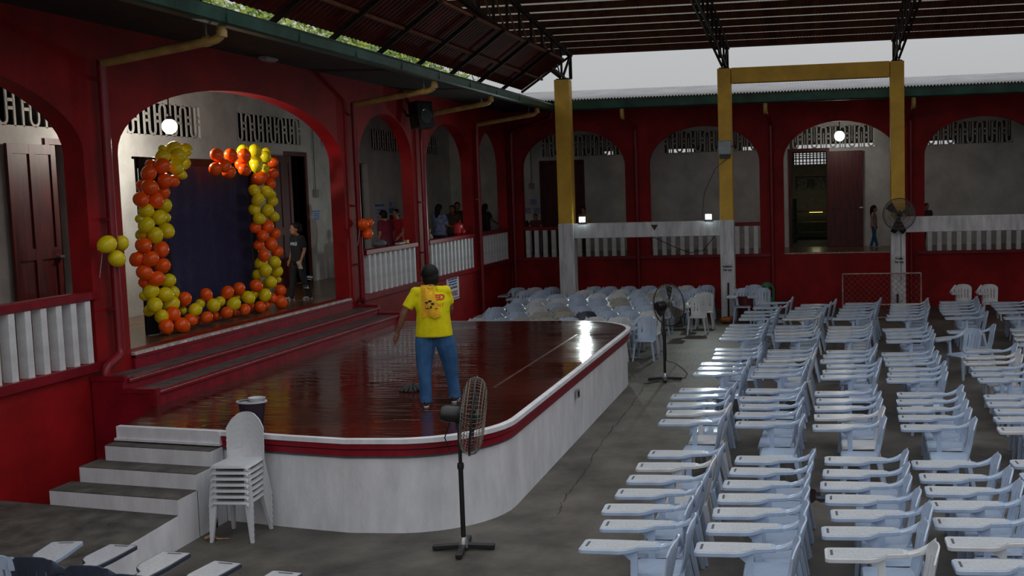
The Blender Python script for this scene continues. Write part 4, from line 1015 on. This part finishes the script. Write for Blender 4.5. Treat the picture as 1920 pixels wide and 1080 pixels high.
for px, py, ds in ((1091,408,'beside the column nearest the stage'),(1328,404,'beside the column with the lamp box')):
    c = onx(px, py, CXF-.02)
    t = thing('floodlight', (c.x,c.y,2.52), 'small lit floodlight on the white beam '+ds, 'floodlight', 'lit floodlights on the beam')
    MB().box(c.x+.03,c.x+.10,c.y-.09,c.y+.09,2.545,2.70).build('housing', blackpl, t, bevel=.01)
    MB().box(c.x+.02,c.x+.032,c.y-.075,c.y+.075,2.56,2.685).build('lens', flood_m, t)
    MB().box(c.x+.05,c.x+.08,c.y-.10,c.y+.10,2.52,2.548).build('bracket', black, t)
    ld = bpy.data.lights.new('flood_beam','SPOT'); ld.energy = 90; ld.color = (.90,1.0,.97); ld.spot_size = R(140); ld.spot_blend = .6; ld.shadow_soft_size = .06
    lo = bpy.data.objects.new('flood_beam', ld); COL.objects.link(lo); lo.parent = t; lo.location = Vector((c.x-.02,c.y,2.625))-wl(t)
    lo.rotation_euler = Vector((-1,.15,-.18)).to_track_quat('-Z','Y').to_euler()
# grey lamp box on the middle column
c = onx(1359,278,CXF-.1); t = thing('lamp_box', (CXF,c.y,c.z), 'grey flood lamp box strapped to the middle yellow column', 'lamp')
MB().box(CXF-.16,CXF-.02,c.y-.17,c.y+.17,c.z-.16,c.z+.19).build('housing', mat('grey_lamp_housing',(0.22,0.25,0.27),0.4,0.1), t, bevel=.015)
MB().box(CXF-.17,CXF-.155,c.y-.15,c.y+.15,c.z-.13,c.z+.16).build('glass', mat('grey_lamp_glass',(0.30,0.36,0.38),0.15,0.1), t)
MB().box(CXF-.12,CXF-.0,c.y-.13,c.y+.13,c.z-.25,c.z-.16).build('gear_box', blackpl, t, bevel=.01)
MB().box(CXF-.03,CXF+.0,c.y-.20,c.y+.20,c.z+.02,c.z+.06).build('strap', black, t)
cab = MB().tube([(CXF-.06,c.y-.05,c.z-.25),(CXF-.07,c.y+.25,c.z-.5),(CXF+.02,c.y+.55,c.z-1.1),(CXF+.05,c.y+.62,c.z-1.75)], .008, 5).build('cable', black, t)

# ================================================================ FANS
def fan(name, base, zc, axis, rad, label, tilt=0, pole=True, blade_rot=0.3):
    t = thing(name, base, label, 'fan'); base = Vector(base)
    ax_ = Vector(axis).normalized(); c = Vector((base.x, base.y, zc)); ux = ax_.cross(Vector((0,0,1))).normalized(); uy = ux.cross(ax_).normalized()
    P = lambda r_, a, d: c + ux*(r_*math.cos(a)) + uy*(r_*math.sin(a)) + ax_*d
    if pole:
        for k in range(4):
            a = R(8)+k*math.pi/2; e = base + Vector((math.cos(a)*.30,math.sin(a)*.30,.03))
            MB().bar(base+Vector((0,0,.045)), e, .06,.05).build('foot', black, t, bevel=.008)
        MB().lathe([(.055,.03),(.055,.06),(.035,.12),(.03,.13)], base, 14).build('base_socket', chrome, t, True)
        hub = c + ax_*-.16
        MB().tube([base+Vector((0,0,.1)),(base.x,base.y,zc*.62)], .024, 12).build('lower_pole', black, t, True)
        MB().tube([(base.x,base.y,zc*.62),(base.x,base.y,zc-.10)], .018, 12).build('upper_pole', black, t, True)
        MB().lathe([(.03,0),(.034,.03),(.03,.06)], (base.x,base.y,zc*.6), 12).build('pole_collar', blackpl, t, True)
        MB().bar((base.x,base.y,zc-.14),(base.x,base.y,zc-.02), .05,.05).build('neck', black, t)
    MM = frame3(c, ux, uy)
    MB().lathe([(.0,-.17),(.07,-.165),(.085,-.12),(.085,.0),(.06,.05),(.0,.055)], n=16, M=None).xf(frame3(c-ax_*0.0, ux, uy) if ux.cross(uy).dot(ax_) > 0 else frame3(c, uy, ux)).build('motor', blackpl, t, True)
    dB = .14
    # guard: rings and spokes of wire
    FS = (.16,.42,.68,.86,.95,1.0); dome = lambda f_: .115*math.sqrt(max(0,1-f_**5))
    for nm, sg_ in (('rear_guard',-1), ('front_guard',1)):
        g = MB()
        for f_ in (.95,.86,.68,.42,.2): g.tube([P(rad*f_, 2*math.pi*k/32, dB + sg_*dome(f_)) for k in range(32)], .0032, 5, closed=True)
        ns = 54
        for k in range(ns):
            a = 2*math.pi*k/ns; g.tube([P(rad*f_, a + .25*(1-f_), dB + sg_*dome(f_)) for f_ in FS], .0024, 4, cap=False)
        g.build(nm, wire, t, True)
    MB().tube([P(rad*1.005, 2*math.pi*k/40, dB) for k in range(40)], .010, 6, closed=True).build('guard_rim', black, t, True)
    for k in range(3):
        a0 = blade_rot + k*2*math.pi/3; m = MB(); vs = []
        for i in range(7):
            f_ = .16+.74*i/6
            for j in range(4):
                q = (j/3-.5); a = a0 + q*(.85 - .25*f_) + .15*f_
                vs.append(P(rad*f_, a, dB + q*.05))
        m.add(vs, [(i*4+j,(i+1)*4+j,(i+1)*4+j+1,i*4+j+1) for i in range(6) for j in range(3)])
        m.add([tuple(Vector(v)-ax_*.004) for v in vs], [(i*4+j+1,(i+1)*4+j+1,(i+1)*4+j,i*4+j) for i in range(6) for j in range(3)])
        m.build('blade', blackpl, t, True)
    MB().ball(c+ax_*(dB+.02), .055, 12, 8).build('hub', mat('hub_dark',(0.03,0.03,0.035),0.3,0.1), t, True)
    return t, c
b1 = onz(870,1031,0); f1, c1 = fan('pedestal_fan', (b1.x,b1.y,0), ony(868,772,b1.y).z, (.25,-1,-.13), .375, 'black pedestal fan on the floor in front of the stage, seen edge-on')
MB().tube([(b1.x,b1.y+.08,c1.z-.05),(b1.x-.02,b1.y+.14,c1.z-.22),(b1.x,b1.y+.1,c1.z-.35),(b1.x,b1.y+.02,c1.z-.30)], .006, 5).build('cord', black, f1)
b2 = onz(1247,713,0); f2, c2 = fan('pedestal_fan', (b2.x,b2.y,0), onx(1243,573,b2.x).z, (.80,-.6,.0), .375, 'black pedestal fan past the far corner of the stage, seen from behind', blade_rot=1.4)
cd = [onz(x,y,.01) for x,y in ((1262,712),(1285,708),(1289,700),(1280,690),(1268,682))]
MB().tube([tuple(p) for p in cd]+[(b2.x,b2.y-.03,.35),(b2.x,b2.y-.03,.9)], .007, 5).build('cord', black, f2)
MB().tube([tuple(onz(x,y,.012)) for x,y in ((1207,719),(1215,719),(1225,716),(1236,714))], .008, 5).build('cord_end', black, f2)
c3 = onx(1686,402,CXF-.32); f3, _ = fan('wall_fan', (CXF-.22,c3.y,c3.z), c3.z, (-1,.0,.03), .385, 'dark wall fan fixed to the right-hand column', pole=False, blade_rot=.6)
MB().bar((CXF-.15,c3.y,c3.z-.05),(CXF+.0,c3.y,c3.z-.10),.08,.06).build('wall_bracket', black, f3)
MB().tube([(CXF-.02,c3.y-.06,c3.z-.3),(CXF-.01,c3.y-.06,.9)], .006, 5).build('cord', black, f3)
rg = MB()
for k, (dy, w_) in enumerate(((.10,.16),(-.10,.15))): rg.add([(CXF-.18,c3.y+dy*.3-.04,c3.z-.18),(CXF-.18,c3.y+dy*.3+.06,c3.z-.18),(CXF-.16,c3.y+dy+w_*.6,c3.z-.42),(CXF-.16,c3.y+dy,c3.z-.47-.02*k),(CXF-.16,c3.y+dy-w_*.55,c3.z-.40),(CXF-.12,c3.y+dy*.3-.04,c3.z-.18),(CXF-.12,c3.y+dy*.3+.06,c3.z-.18),(CXF-.11,c3.y+dy+w_*.6,c3.z-.42),(CXF-.11,c3.y+dy,c3.z-.47-.02*k),(CXF-.11,c3.y+dy-w_*.55,c3.z-.40)],[(0,1,2,3,4),(9,8,7,6,5),(0,1,6,5),(1,2,7,6),(2,3,8,7),(3,4,9,8),(4,0,5,9)])
setp(rg.build('black_rag', blackc), 'black cloth hanging under the column fan', 'cloth')

# ================================================================ SMALL THINGS ON AND NEAR THE STAGE
bk = onz(474,790,.985); t = thing('mop_bucket', (bk.x,bk.y,.985), 'dark purple mop bucket with white rim behind the stacked chairs', 'bucket')
def obl(prof, cx_, cy_, sx_, n=24):
    mb = MB(); vs = []
    for r_, z in prof:
        for k in range(n):
            a = 2*math.pi*k/n; vs.append((cx_ + r_*.85*math.cos(a), cy_ + r_*sx_*math.sin(a), z))
    N = len(prof); return mb.add(vs, [(i*n+k,i*n+(k+1)%n,(i+1)*n+(k+1)%n,(i+1)*n+k) for i in range(N-1) for k in range(n)]+[tuple(range(n))])
obl([(.10,.985),(.105,.99),(.135,1.20),(.125,1.20),(.10,1.02)], bk.x, bk.y, 1.15).build('bucket_body', mat('purple_plastic',(0.035,0.022,0.045),0.35,0.1), t, True)
obl([(.132,1.195),(.150,1.20),(.150,1.215),(.128,1.215)], bk.x, bk.y, 1.15).build('rim', plastic_w, t, True)
obl([(.06,1.16),(.095,1.235),(.10,1.24),(.09,1.243),(.055,1.17)], bk.x+.06, bk.y-.03, 1.0).build('wringer', plastic_w, t, True)
mh = onz(773,733,.985); t = thing('floor_mop', (mh.x,mh.y,.985), "dark mop head on the wet stage by the man's feet", 'mop')
k = MB()
for i in range(16):
    a = i*.41; q = Vector((mh.x+.13*math.cos(a), mh.y+.17*math.sin(a), .995)); k.tube([(mh.x,mh.y,1.05),((mh.x+q.x)/2,(mh.y+q.y)/2,1.04),q], [.02,.024,.016], 6)
k.build('mop_strands', mat('dark_mop_yarn',(0.03,0.03,0.035),0.7,0.3,20), t, True)['kind'] = 'stuff'
hnd = man.matrix_basis @ Vector((.33*s,-.13*s,1.02*s))
MB().tube([(mh.x,mh.y,1.05),hnd], .012, 8).build('handle', chrome, t, True)
p = onz(385,1012,0); setp(MB().tube([(p.x,p.y,.012),(p.x+.02,p.y-.06,.03),(p.x,p.y-.14,.012),(p.x+.03,p.y-.24,.01)], [.02,.03,.012,.006], 6).build('food_wrapper', mat('crumpled_wrapper',(0.4,0.22,0.12),0.4,0.4,30)), 'crumpled wrapper on the floor by the side stairs', 'litter')
p = onz(1527,932,.0); pd = []
for i in range(22):
    a = 2*math.pi*i/22; r_ = .22+.07*math.sin(3*a+1)+.05*math.sin(7*a); pd.append((p.x+r_*1.1*math.cos(a), p.y+r_*.55*math.sin(a)))
setp(MB().prism(pd, 0, .003).build('puddle', mat('water',(0.02,0.02,0.022),0.03,0.0)), 'small puddle between the second and third chair rows', 'puddle')

# loudspeaker on the left wall
c = ony(790,216,8.33); t = thing('loudspeaker', (c.x,8.6,c.z), 'black loudspeaker fixed high on the stage wall between two arches', 'loudspeaker')
Ms = Matrix.Translation(c) @ Matrix.Rotation(R(62),4,'Z') @ Matrix.Rotation(R(8),4,'Y')
MB().box(-.15,.15,-.22,.22,-.28,.28).xf(Ms).build('cabinet', blackpl, t, bevel=.012)
MB().lathe([(.17,0),(.165,.012),(.13,-.01),(.05,-.05),(.0,-.03)], n=20).xf(Ms @ Matrix.Translation((-.152,0,-.06)) @ Matrix.Rotation(R(-90),4,'Y')).build('woofer', mat('speaker_cone',(0.05,0.07,0.08),0.3,0.1), t, True)
MB().box(-.158,-.15,-.09,.09,.12,.22).xf(Ms).build('horn', mat('speaker_horn',(0.03,0.035,0.04),0.3,0.1), t)
MB().bar((c.x,c.y+.1,c.z),(c.x,8.64,c.z),.06,.06).build('wall_bracket', black, t)

# ================================================================ NOTICES AND SIGNS
def sheet(label, c, xa, ya, w_, h_, m, name='notice', cat='notice', th=.004, group=None):
    M_ = frame3(c, xa, ya); t = thing(name, c, label, cat, group)
    MB().box(-w_/2,w_/2,-h_/2,h_/2,0,th).xf(M_).build('sheet', m, t); return t, M_
T3 = lambda x, y, z=.006: Matrix.Translation((x,y,z))
pc = ony(849,539,8.644); nt_, M_ = sheet('white CLAYGO notice on the red wall below the balustrade', pc, (1,0,0), (0,0,1), .93, .60, paper)
# mirrored frame check: sheet normal must face the court (-Y)
text(nt_, 'CLAYGO', .155, redink, M_ @ T3(.0,-.155), bold=.006, sx=1.1)
text(nt_, 'Clean As You Go', .085, ink, M_ @ T3(0,.0), bold=.003)
for i, s_ in enumerate(('Please be reminded to maintain','cleanliness inside the school','and observe proper disposal')): text(nt_, s_, .052, navyink, M_ @ T3(0,.20-.06*i), bold=.002)
for y in (.262,-.262): MB().box(-.44,.44,y-.010,y+.010,.004,.006).xf(M_).build('border_line', navyink, nt_)
for px, py, l1, w_ in ((1364,503,'Kalabum',.29),(1686,488,'Keayla',.27)):
    c = onx(px,py,CXF-.004); t, M_ = sheet('paper sign reading %s Parents on the white column' % l1, c, (0,-1,0), (0,0,1), w_, .22, mat('column_paper',(0.55,0.56,0.58),0.7,0.04), 'paper_sign', 'sign', .003)
    text(t, l1, .072, ink, M_ @ T3(0,.045), bold=.003, sx=.95); text(t, 'Parents', .072, ink, M_ @ T3(0,-.045), bold=.003, sx=.95)
def wall_notice(px, py, Y, w_, h_, label, hdr, m=paper, line=True):
    c = ony(px,py,Y-.004); t, M_ = sheet(label, c, (1,0,0), (0,0,1), w_, h_, m)
    if hdr: MB().box(-w_/2,w_/2,h_*.40,h_*.5,.004,.0055).xf(M_).build('header_band', hdr, t)
    if line:
        for i in range(4): MB().box(-w_*.34,w_*.34,h_*(.24-.17*i)-.012,h_*(.24-.17*i)+.012,.004,.0055).xf(M_).build('text_line', blueink, t)
wall_notice(593,405,GY,.42,.24,'small blue notice on the white wall right of the doorway',blueink)
wall_notice(712,403,GY,.62,.55,'tall blue-edged poster on the gallery wall behind the people in red',blueink)
wall_notice(732,383,GY,.38,.20,'pale sheet high beside the tall blue-edged poster',None)
wall_notice(734,394,GY,.34,.17,'teal card beside the tall blue-edged poster',None,tealp,False)
wall_notice(735,412,GY,.34,.26,'maroon card below the teal card',None,mat('maroon_print',(0.16,0.02,0.04),0.7,0.1),False)
for px, py, ds in ((1000,379,'upper'),(990,395,'lower left'),(1008,395,'lower right')):
    c = onx(px,py,GX-.004); t, M_ = sheet('%s of three pale papers by the far corner door' % ds, c, (0,-1,0), (0,0,1), .24, .20, mat('lilac_paper',(0.42,0.40,0.60),0.7,0.1), group='papers by the corner door')
    for i in range(3): MB().box(-.08,.08,.05-.05*i-.006,.05-.05*i+.006,.004,.0055).xf(M_).build('text_line', navyink, t)
# electric switch boxes with their conduits
for P_, dn, ds in ((ony(592,363,GY-.03),(0,-1,0),'right of the stage doorway'),(onx(997,349,GX-.03),(-1,0,0),'near the far corner door')):
    t = thing('switch_box', P_, 'small switch box with thin conduit '+ds, 'switch box', 'gallery switch boxes')
    MB().box(P_.x-.07,P_.x+.07,P_.y-.05 if dn[0]==0 else P_.y-.08,P_.y+.03 if dn[0]==0 else P_.y+.08,P_.z-.09,P_.z+.09).build('box', mat('switch_grey',(0.30,0.29,0.25),0.5,0.1), t, bevel=.008)
    MB().tube([(P_.x,P_.y,P_.z+.09),(P_.x,P_.y,5.4)], .010, 6).build('conduit', mat('conduit_dark',(0.08,0.08,0.075),0.5,0.1), t)

# ================================================================ DOORS
def door(name, P, w_, h_, label, th=.05, knob=1):
    t = thing(name, P(w_/2,0,0), label, 'door')
    def bx(a,b,c,d,e,f_): 
        return MB().add([P(s,k,z) for s in (a,b) for k in (c,d) for z in (e,f_)], [(0,1,3,2),(4,6,7,5),(0,4,5,1),(2,3,7,6),(0,2,6,4),(1,5,7,3)])
    bx(0,w_,0,th*.6,0,h_).build('leaf', wooddark, t)
    for a,b in ((0,.11),(w_/2-.06,w_/2+.06),(w_-.11,w_)): bx(a,b,-th*.4,0,0,h_).build('stile', wooddark, t)
    for e,f_ in ((0,.2),(h_*.40,h_*.40+.16),(h_-.14,h_)): bx(.11,w_/2-.06,-th*.38,0,e,f_).build('rail', wooddark, t); bx(w_/2+.06,w_-.11,-th*.38,0,e,f_).build('rail', wooddark, t)
    kx = w_-.06 if knob > 0 else .06
    bx(kx-.05,kx+.05,-th*.4-.05,-th*.4,h_*.40,h_*.40+.035).build('knob', chrome, t)
    return t
d0, d1 = ony(17,400,GY-.08).x, dl1[0]
door('wooden_door', lambda s,k,z: (d0+s, GY-.10+k, FZ+.005+z), d1-d0, 2.78, 'dark red panelled door behind the left balustrade', knob=1)
door('wooden_door', lambda s,k,z: (dl2[0]-.86+s, GY-.10+k, FZ+.005+z), .86, 2.78, 'dark red panelled door behind the right balloon column', knob=-1)
dy0 = by(1551,380)
door('wooden_door', lambda s,k,z: (GX-.10+k, dy0-s, FZ+.005+z), dy0-by(1618,380), 2.80, 'dark red panelled double door standing open in the far arch')
door('wooden_door', lambda s,k,z: (GX+.05+k, by1[1]-s, FZ+.005+z), by1[1]-by1[0], 2.68, 'dark door behind the left yellow column')
def dframe(axis, a, b, p, top, nm):
    w_ = .09; mb = MB()
    def q(s0,s1,z0,z1): 
        mb = MB().box(s0,s1,p-.03,p+.2,z0,z1) if axis=='x' else MB().box(p-.03,p+.2,s0,s1,z0,z1)
        return struct(mb.build('trim_%d' % nm, wooddark))
    q(a-w_,a,FZ,top+w_); q(b,b+w_,FZ,top+w_); q(a,b,top,top+w_)
dframe('x', dl1[0], dl1[1], GY, DT, 5); dframe('x', dl2[0], dl2[1], GY, DT, 6); dframe('y', by3[0], by3[1], GX, 4.32, 7); dframe('y', by1[0], by1[1], GX, 4.2, 8)

# classroom seen through the far doorway
g0, g1 = gw; t = thing('window_grille', (40.0,(g0+g1)/2,4.03), 'barred window glowing high inside the far classroom', 'window grille')
MB().box(39.95,40.0,g0-.05,g1+.05,4.20,4.24).build('mid_rail', wooddark, t)
for k in range(9): MB().box(39.97,39.99,g0+(g1-g0)*(k+.5)/9-.02,g0+(g1-g0)*(k+.5)/9+.02,4.03,4.42).build('bar', wooddark, t)
for z in (4.10,4.30,4.37): MB().box(39.965,39.99,g0,g1,z-.014,z+.014).build('bar', wooddark, t)
c = onx(1520,344,39.95); t, M_ = sheet('framed picture board on the classroom wall', c, (0,-1,0), (0,0,1), .98, .42, mat('board_print',(0.24,0.23,0.17),0.6,0.4,12), 'picture_board', 'board', .02)
MB().box(-.13,.13,-.15,.15,.02,.024).xf(M_).build('picture', mat('dark_picture',(0.10,0.10,0.09),0.6,0.4,10), t)
c = onx(1522,430,38.6); t = thing('shelf_desk', (38.6,c.y,1.5), 'dark desk with shelves inside the classroom', 'desk')
MB().box(38.3,38.9,c.y-.7,c.y+.7,2.42,2.47).build('top', wooddark, t)
for dy in (-.66,.66): MB().box(38.32,38.88,c.y+dy-.03,c.y+dy+.03,1.5,2.42).build('side', wooddark, t)
for z in (1.75,2.08): MB().box(38.34,38.88,c.y-.64,c.y+.64,z,z+.03).build('shelf', mat('worn_shelf',(0.20,0.16,0.10),0.6,0.3), t)
c = onx(1490,430,36.5); cur = MB()
for i in range(10):
    a = i/9; cur.add([(36.5+.05*math.sin(a*12),c.y+.12-.20*a,z) for z in (1.505,2.5,2.9)], [])
cur.f = [(i*3+j,(i+1)*3+j,(i+1)*3+j+1,i*3+j+1) for i in range(9) for j in range(2)]
setp(cur.build('green_curtain', mat('green_curtain_cloth',(0.05,0.12,0.06),0.8,0.3,8), None, True), 'green gathered cloth hanging inside the classroom doorway', 'curtain')
c = onx(1530,397,38.5); t = thing('added_glow_bar', (38.5,c.y,2.47), 'short yellow-green glowing bar added over the classroom desk', 'lamp')  # glowing bar built as a made-up lamp
MB().tube([(38.5,c.y-.22,c.z),(38.5,c.y+.22,c.z)], .022, 8).build('tube', mat('glow_bar_emission',(0.8,0.9,0.3),0.4,0.0,emit=(0.72,0.85,0.15,3.0)), t, True)
for dy in (-.22,.22): MB().box(38.48,38.52,c.y+dy-.015,c.y+dy+.015,2.47,c.z+.03).build('holder', black, t)
ld = bpy.data.lights.new('classroom_fill_light','POINT'); ld.energy = 3; ld.color = (1.0,.92,.6); ld.shadow_soft_size = .1  # light added to brighten the dim classroom
lo = bpy.data.objects.new('classroom_fill_light', ld); COL.objects.link(lo); lo.parent = t; lo.location = Vector((38.2,c.y,c.z+.25))-wl(t)
p = onz(503,107,5.6); t = thing('eave_lamp', (p.x,p.y,5.6), 'small pale lamp plate under the dark eave', 'lamp')
MB().box(p.x-.20,p.x+.20,p.y-.07,p.y+.07,5.55,5.6).build('plate', mat('pale_plate',(0.30,0.30,0.32),0.5,0.1), t, bevel=.01); MB().box(p.x-.15,p.x+.15,p.y-.05,p.y+.05,5.535,5.55).build('diffuser', mat('pale_diffuser',(0.45,0.45,0.47),0.4,0.1), t)

# ================================================================ FAR CORNER OF THE COURT
ga, gb_ = onz(1585,600,0), None
gx = 28.42; y0, y1 = onx(1580,540,gx).y, onx(1727,540,gx).y; zt1 = onx(1650,513,gx).z
t = thing('mesh_panel', (gx,(y0+y1)/2,0), 'pale framed wire mesh panel in front of the right-hand column', 'mesh panel')
for a_, b_ in (((gx,y0,.02),(gx,y0,zt1)),((gx,y1,.02),(gx,y1,zt1)),((gx,y0,zt1),(gx,y1,zt1)),((gx,y0,.06),(gx,y1,.06)),((gx,y0,zt1*.33),(gx,y1,zt1*.33))): MB().tube([a_,b_], .018, 8).build('frame_tube', mat('pale_rusty_tube',(0.42,0.30,0.28),0.5,0.3), t, True)
wm = MB(); W_, H_ = y0-y1, zt1-.06; p_ = .14
k = -H_
while k < W_:
    for sg in (1,-1):
        s0, s1 = max(0,k), min(W_,k+H_)
        if s1 > s0:
            za, zb = .06+(s0-k), .06+(s1-k)
            if sg < 0: za, zb = .06+H_-(s0-k), .06+H_-(s1-k)
            wm.tube([(gx,y0-s0,za),(gx,y0-s1,zb)], .0035, 4, cap=False)
    k += p_
wm.build('wire_mesh', mat('red_rust_wire',(0.28,0.09,0.08),0.5,0.2), t)['kind'] = 'stuff'
p = onz(1384,606,0); t = thing('waste_bin', (28.3,1.82,0), 'dark red waste bin beside the middle column', 'bin')
MB().lathe([(.13,0),(.16,.02),(.20,.62),(.19,.62),(.13,.05)], (28.3,1.82,0), 18).build('bin_body', mat('dark_red_plastic',(0.14,0.015,0.015),0.4,0.15), t, True)
MB().lathe([(.195,.60),(.215,.61),(.215,.64),(.19,.64)], (28.3,1.82,0), 18).build('rim', mat('dark_red_plastic',(0.14,0.015,0.015),0.4,0.15), t, True)
p = onz(1362,606,0); setp(MB().ball((27.95,2.28,.085), (.13,.17,.09), 12, 8).ball((27.98,2.16,.11), (.08,.08,.07), 10, 6).build('rag_bundle', mat('orange_rag',(0.28,0.09,0.02),0.8,0.4,12), None, True), 'orange brown bundle at the foot of the middle column', 'bundle')
setp(MB().tube([(28.6,2.28,.02),(28.62,2.27,.95)], .022, 8).build('broom_handle', black), 'black stick leaning on the middle column', 'stick')
setp(MB().box(28.55,28.63,-1.92,-1.87,.0,.62).build('short_post', black), 'short dark post at the foot of the right-hand column', 'post')
# things on the balustrade rails
c = ony(865,430,8.72); t = thing('red_bag', (c.x,8.76,2.36), 'bright red bag with white label on the rail', 'bag')
MB().box(c.x-.20,c.x+.20,8.72,8.88,2.362,2.66).build('bag_body', mat('red_bag_fabric',(0.50,0.008,0.010),0.45,0.1), t, bevel=.05); MB().box(c.x-.02,c.x+.17,8.66,8.73,2.38,2.50).build('front_pocket', mat('red_bag_fabric',(0.50,0.008,0.010),0.45,0.1), t, bevel=.03)
MB().box(c.x-.05,c.x+.05,8.712,8.722,2.54,2.59).build('label', paper, t)
c = ony(750,456,8.72); setp(MB().box(c.x-.18,c.x+.18,8.66,8.76,2.362,2.40).build('papers_stack', mat('blue_grey_paper',(0.35,0.45,0.5),0.6,0.1)), 'small pale box on the rail in front of the person in red', 'box')
c = ony(761,452,8.72); setp(MB().box(c.x-.06,c.x+.06,8.67,8.75,2.362,2.43).build('yellow_pack', mat('yellow_pack',(0.5,0.33,0.02),0.5,0.1)), 'small yellow pack at the end of the rail', 'pack')
c = ony(722,462,8.72); t = thing('cloth_bag', (c.x,8.75,2.36), 'grey bag resting on the rail by the maroon shirt', 'bag')
MB().ball((c.x,8.84,2.42), (.30,.11,.085), 14, 8).build('bag_body', mat('grey_bag_fabric',(0.16,0.16,0.18),0.6,0.15), t, True); MB().bar((c.x+.05,8.70,2.50),(c.x+.07,8.63,2.30),.05,.02).build('strap', black, t)
# sagging cable between the two floodlights
ca, cb = onx(1230,443,CXF), onx(1290,445,CXF)
setp(MB().tube([(CXF+.03,ca.y+.1,2.15),(CXF+.03,ca.y-.4,1.9),(CXF+.03,ca.y-.85,1.72),(CXF+.03,ca.y-1.2,1.78),(CXF+.03,ca.y-1.5,2.14)], .010, 5).build('sagging_cable', black), 'black cable sagging under the white beam', 'cable')
p = onx(1227,423,CXF+.03); setp(MB().add([(CXF+.02,p.y+.09,2.45),(CXF+.02,p.y-.09,2.45),(CXF+.02,p.y,2.31),(CXF+.055,p.y+.09,2.45),(CXF+.055,p.y-.09,2.45),(CXF+.055,p.y,2.31)],[(0,1,2),(5,4,3),(0,1,4,3),(1,2,5,4),(2,0,3,5)]).build('bracket_mark', black), 'small black triangular bracket on the white beam', 'bracket')

# ================================================================ TREES BEYOND THE STAGE WING
leafm = [mat('bright_leaves',(0.42,0.52,0.03),0.5,0.3,3), mat('deep_leaves',(0.14,0.27,0.03),0.5,0.35,3)]
def tree(x, y, h, r_, label, seed):
    rnd = random.Random(seed); t = thing('tree', (x,y,0), label, 'tree', 'trees behind the stage wing')
    MB().tube([(x,y,0),(x+.2,y,h*.35),(x-.1,y+.1,h*.75)], [.22,.16,.08], 8).build('trunk', mat('bark',(0.09,0.06,0.04),0.9,0.3), t, True)
    for mi, m in enumerate(leafm):
        mb = MB()
        for i in range(1900):
            a, b_ = rnd.uniform(0,6.283), rnd.uniform(-1,1); q = r_*rnd.uniform(.45,1.0)
            rr_ = math.sqrt(1-b_*b_); c = Vector((x+q*rr_*math.cos(a)*1.15, y+q*rr_*math.sin(a), h*.72+q*b_*.85))
            u = Vector((rnd.gauss(0,1),rnd.gauss(0,1),rnd.gauss(0,1))).normalized()*rnd.uniform(.10,.20); v = u.orthogonal().normalized()*u.length*.45
            mb.add([c-u, c+v, c+u, c-v], [(0,1,2,3)])
        o = mb.build('crown', m, t); o['kind'] = 'stuff'
TL = ['leftmost leafy tree','second leafy tree from the left','third leafy tree from the left','fourth leafy tree from the left','last leafy tree before the open sky']
for i, (x, y) in enumerate(((28,18.5),(34,19),(40,18.5),(45.5,18.8),(50.0,18.3))): tree(x, y, 11.2, 3.2, TL[i]+' showing above the green gutter', 11+i)
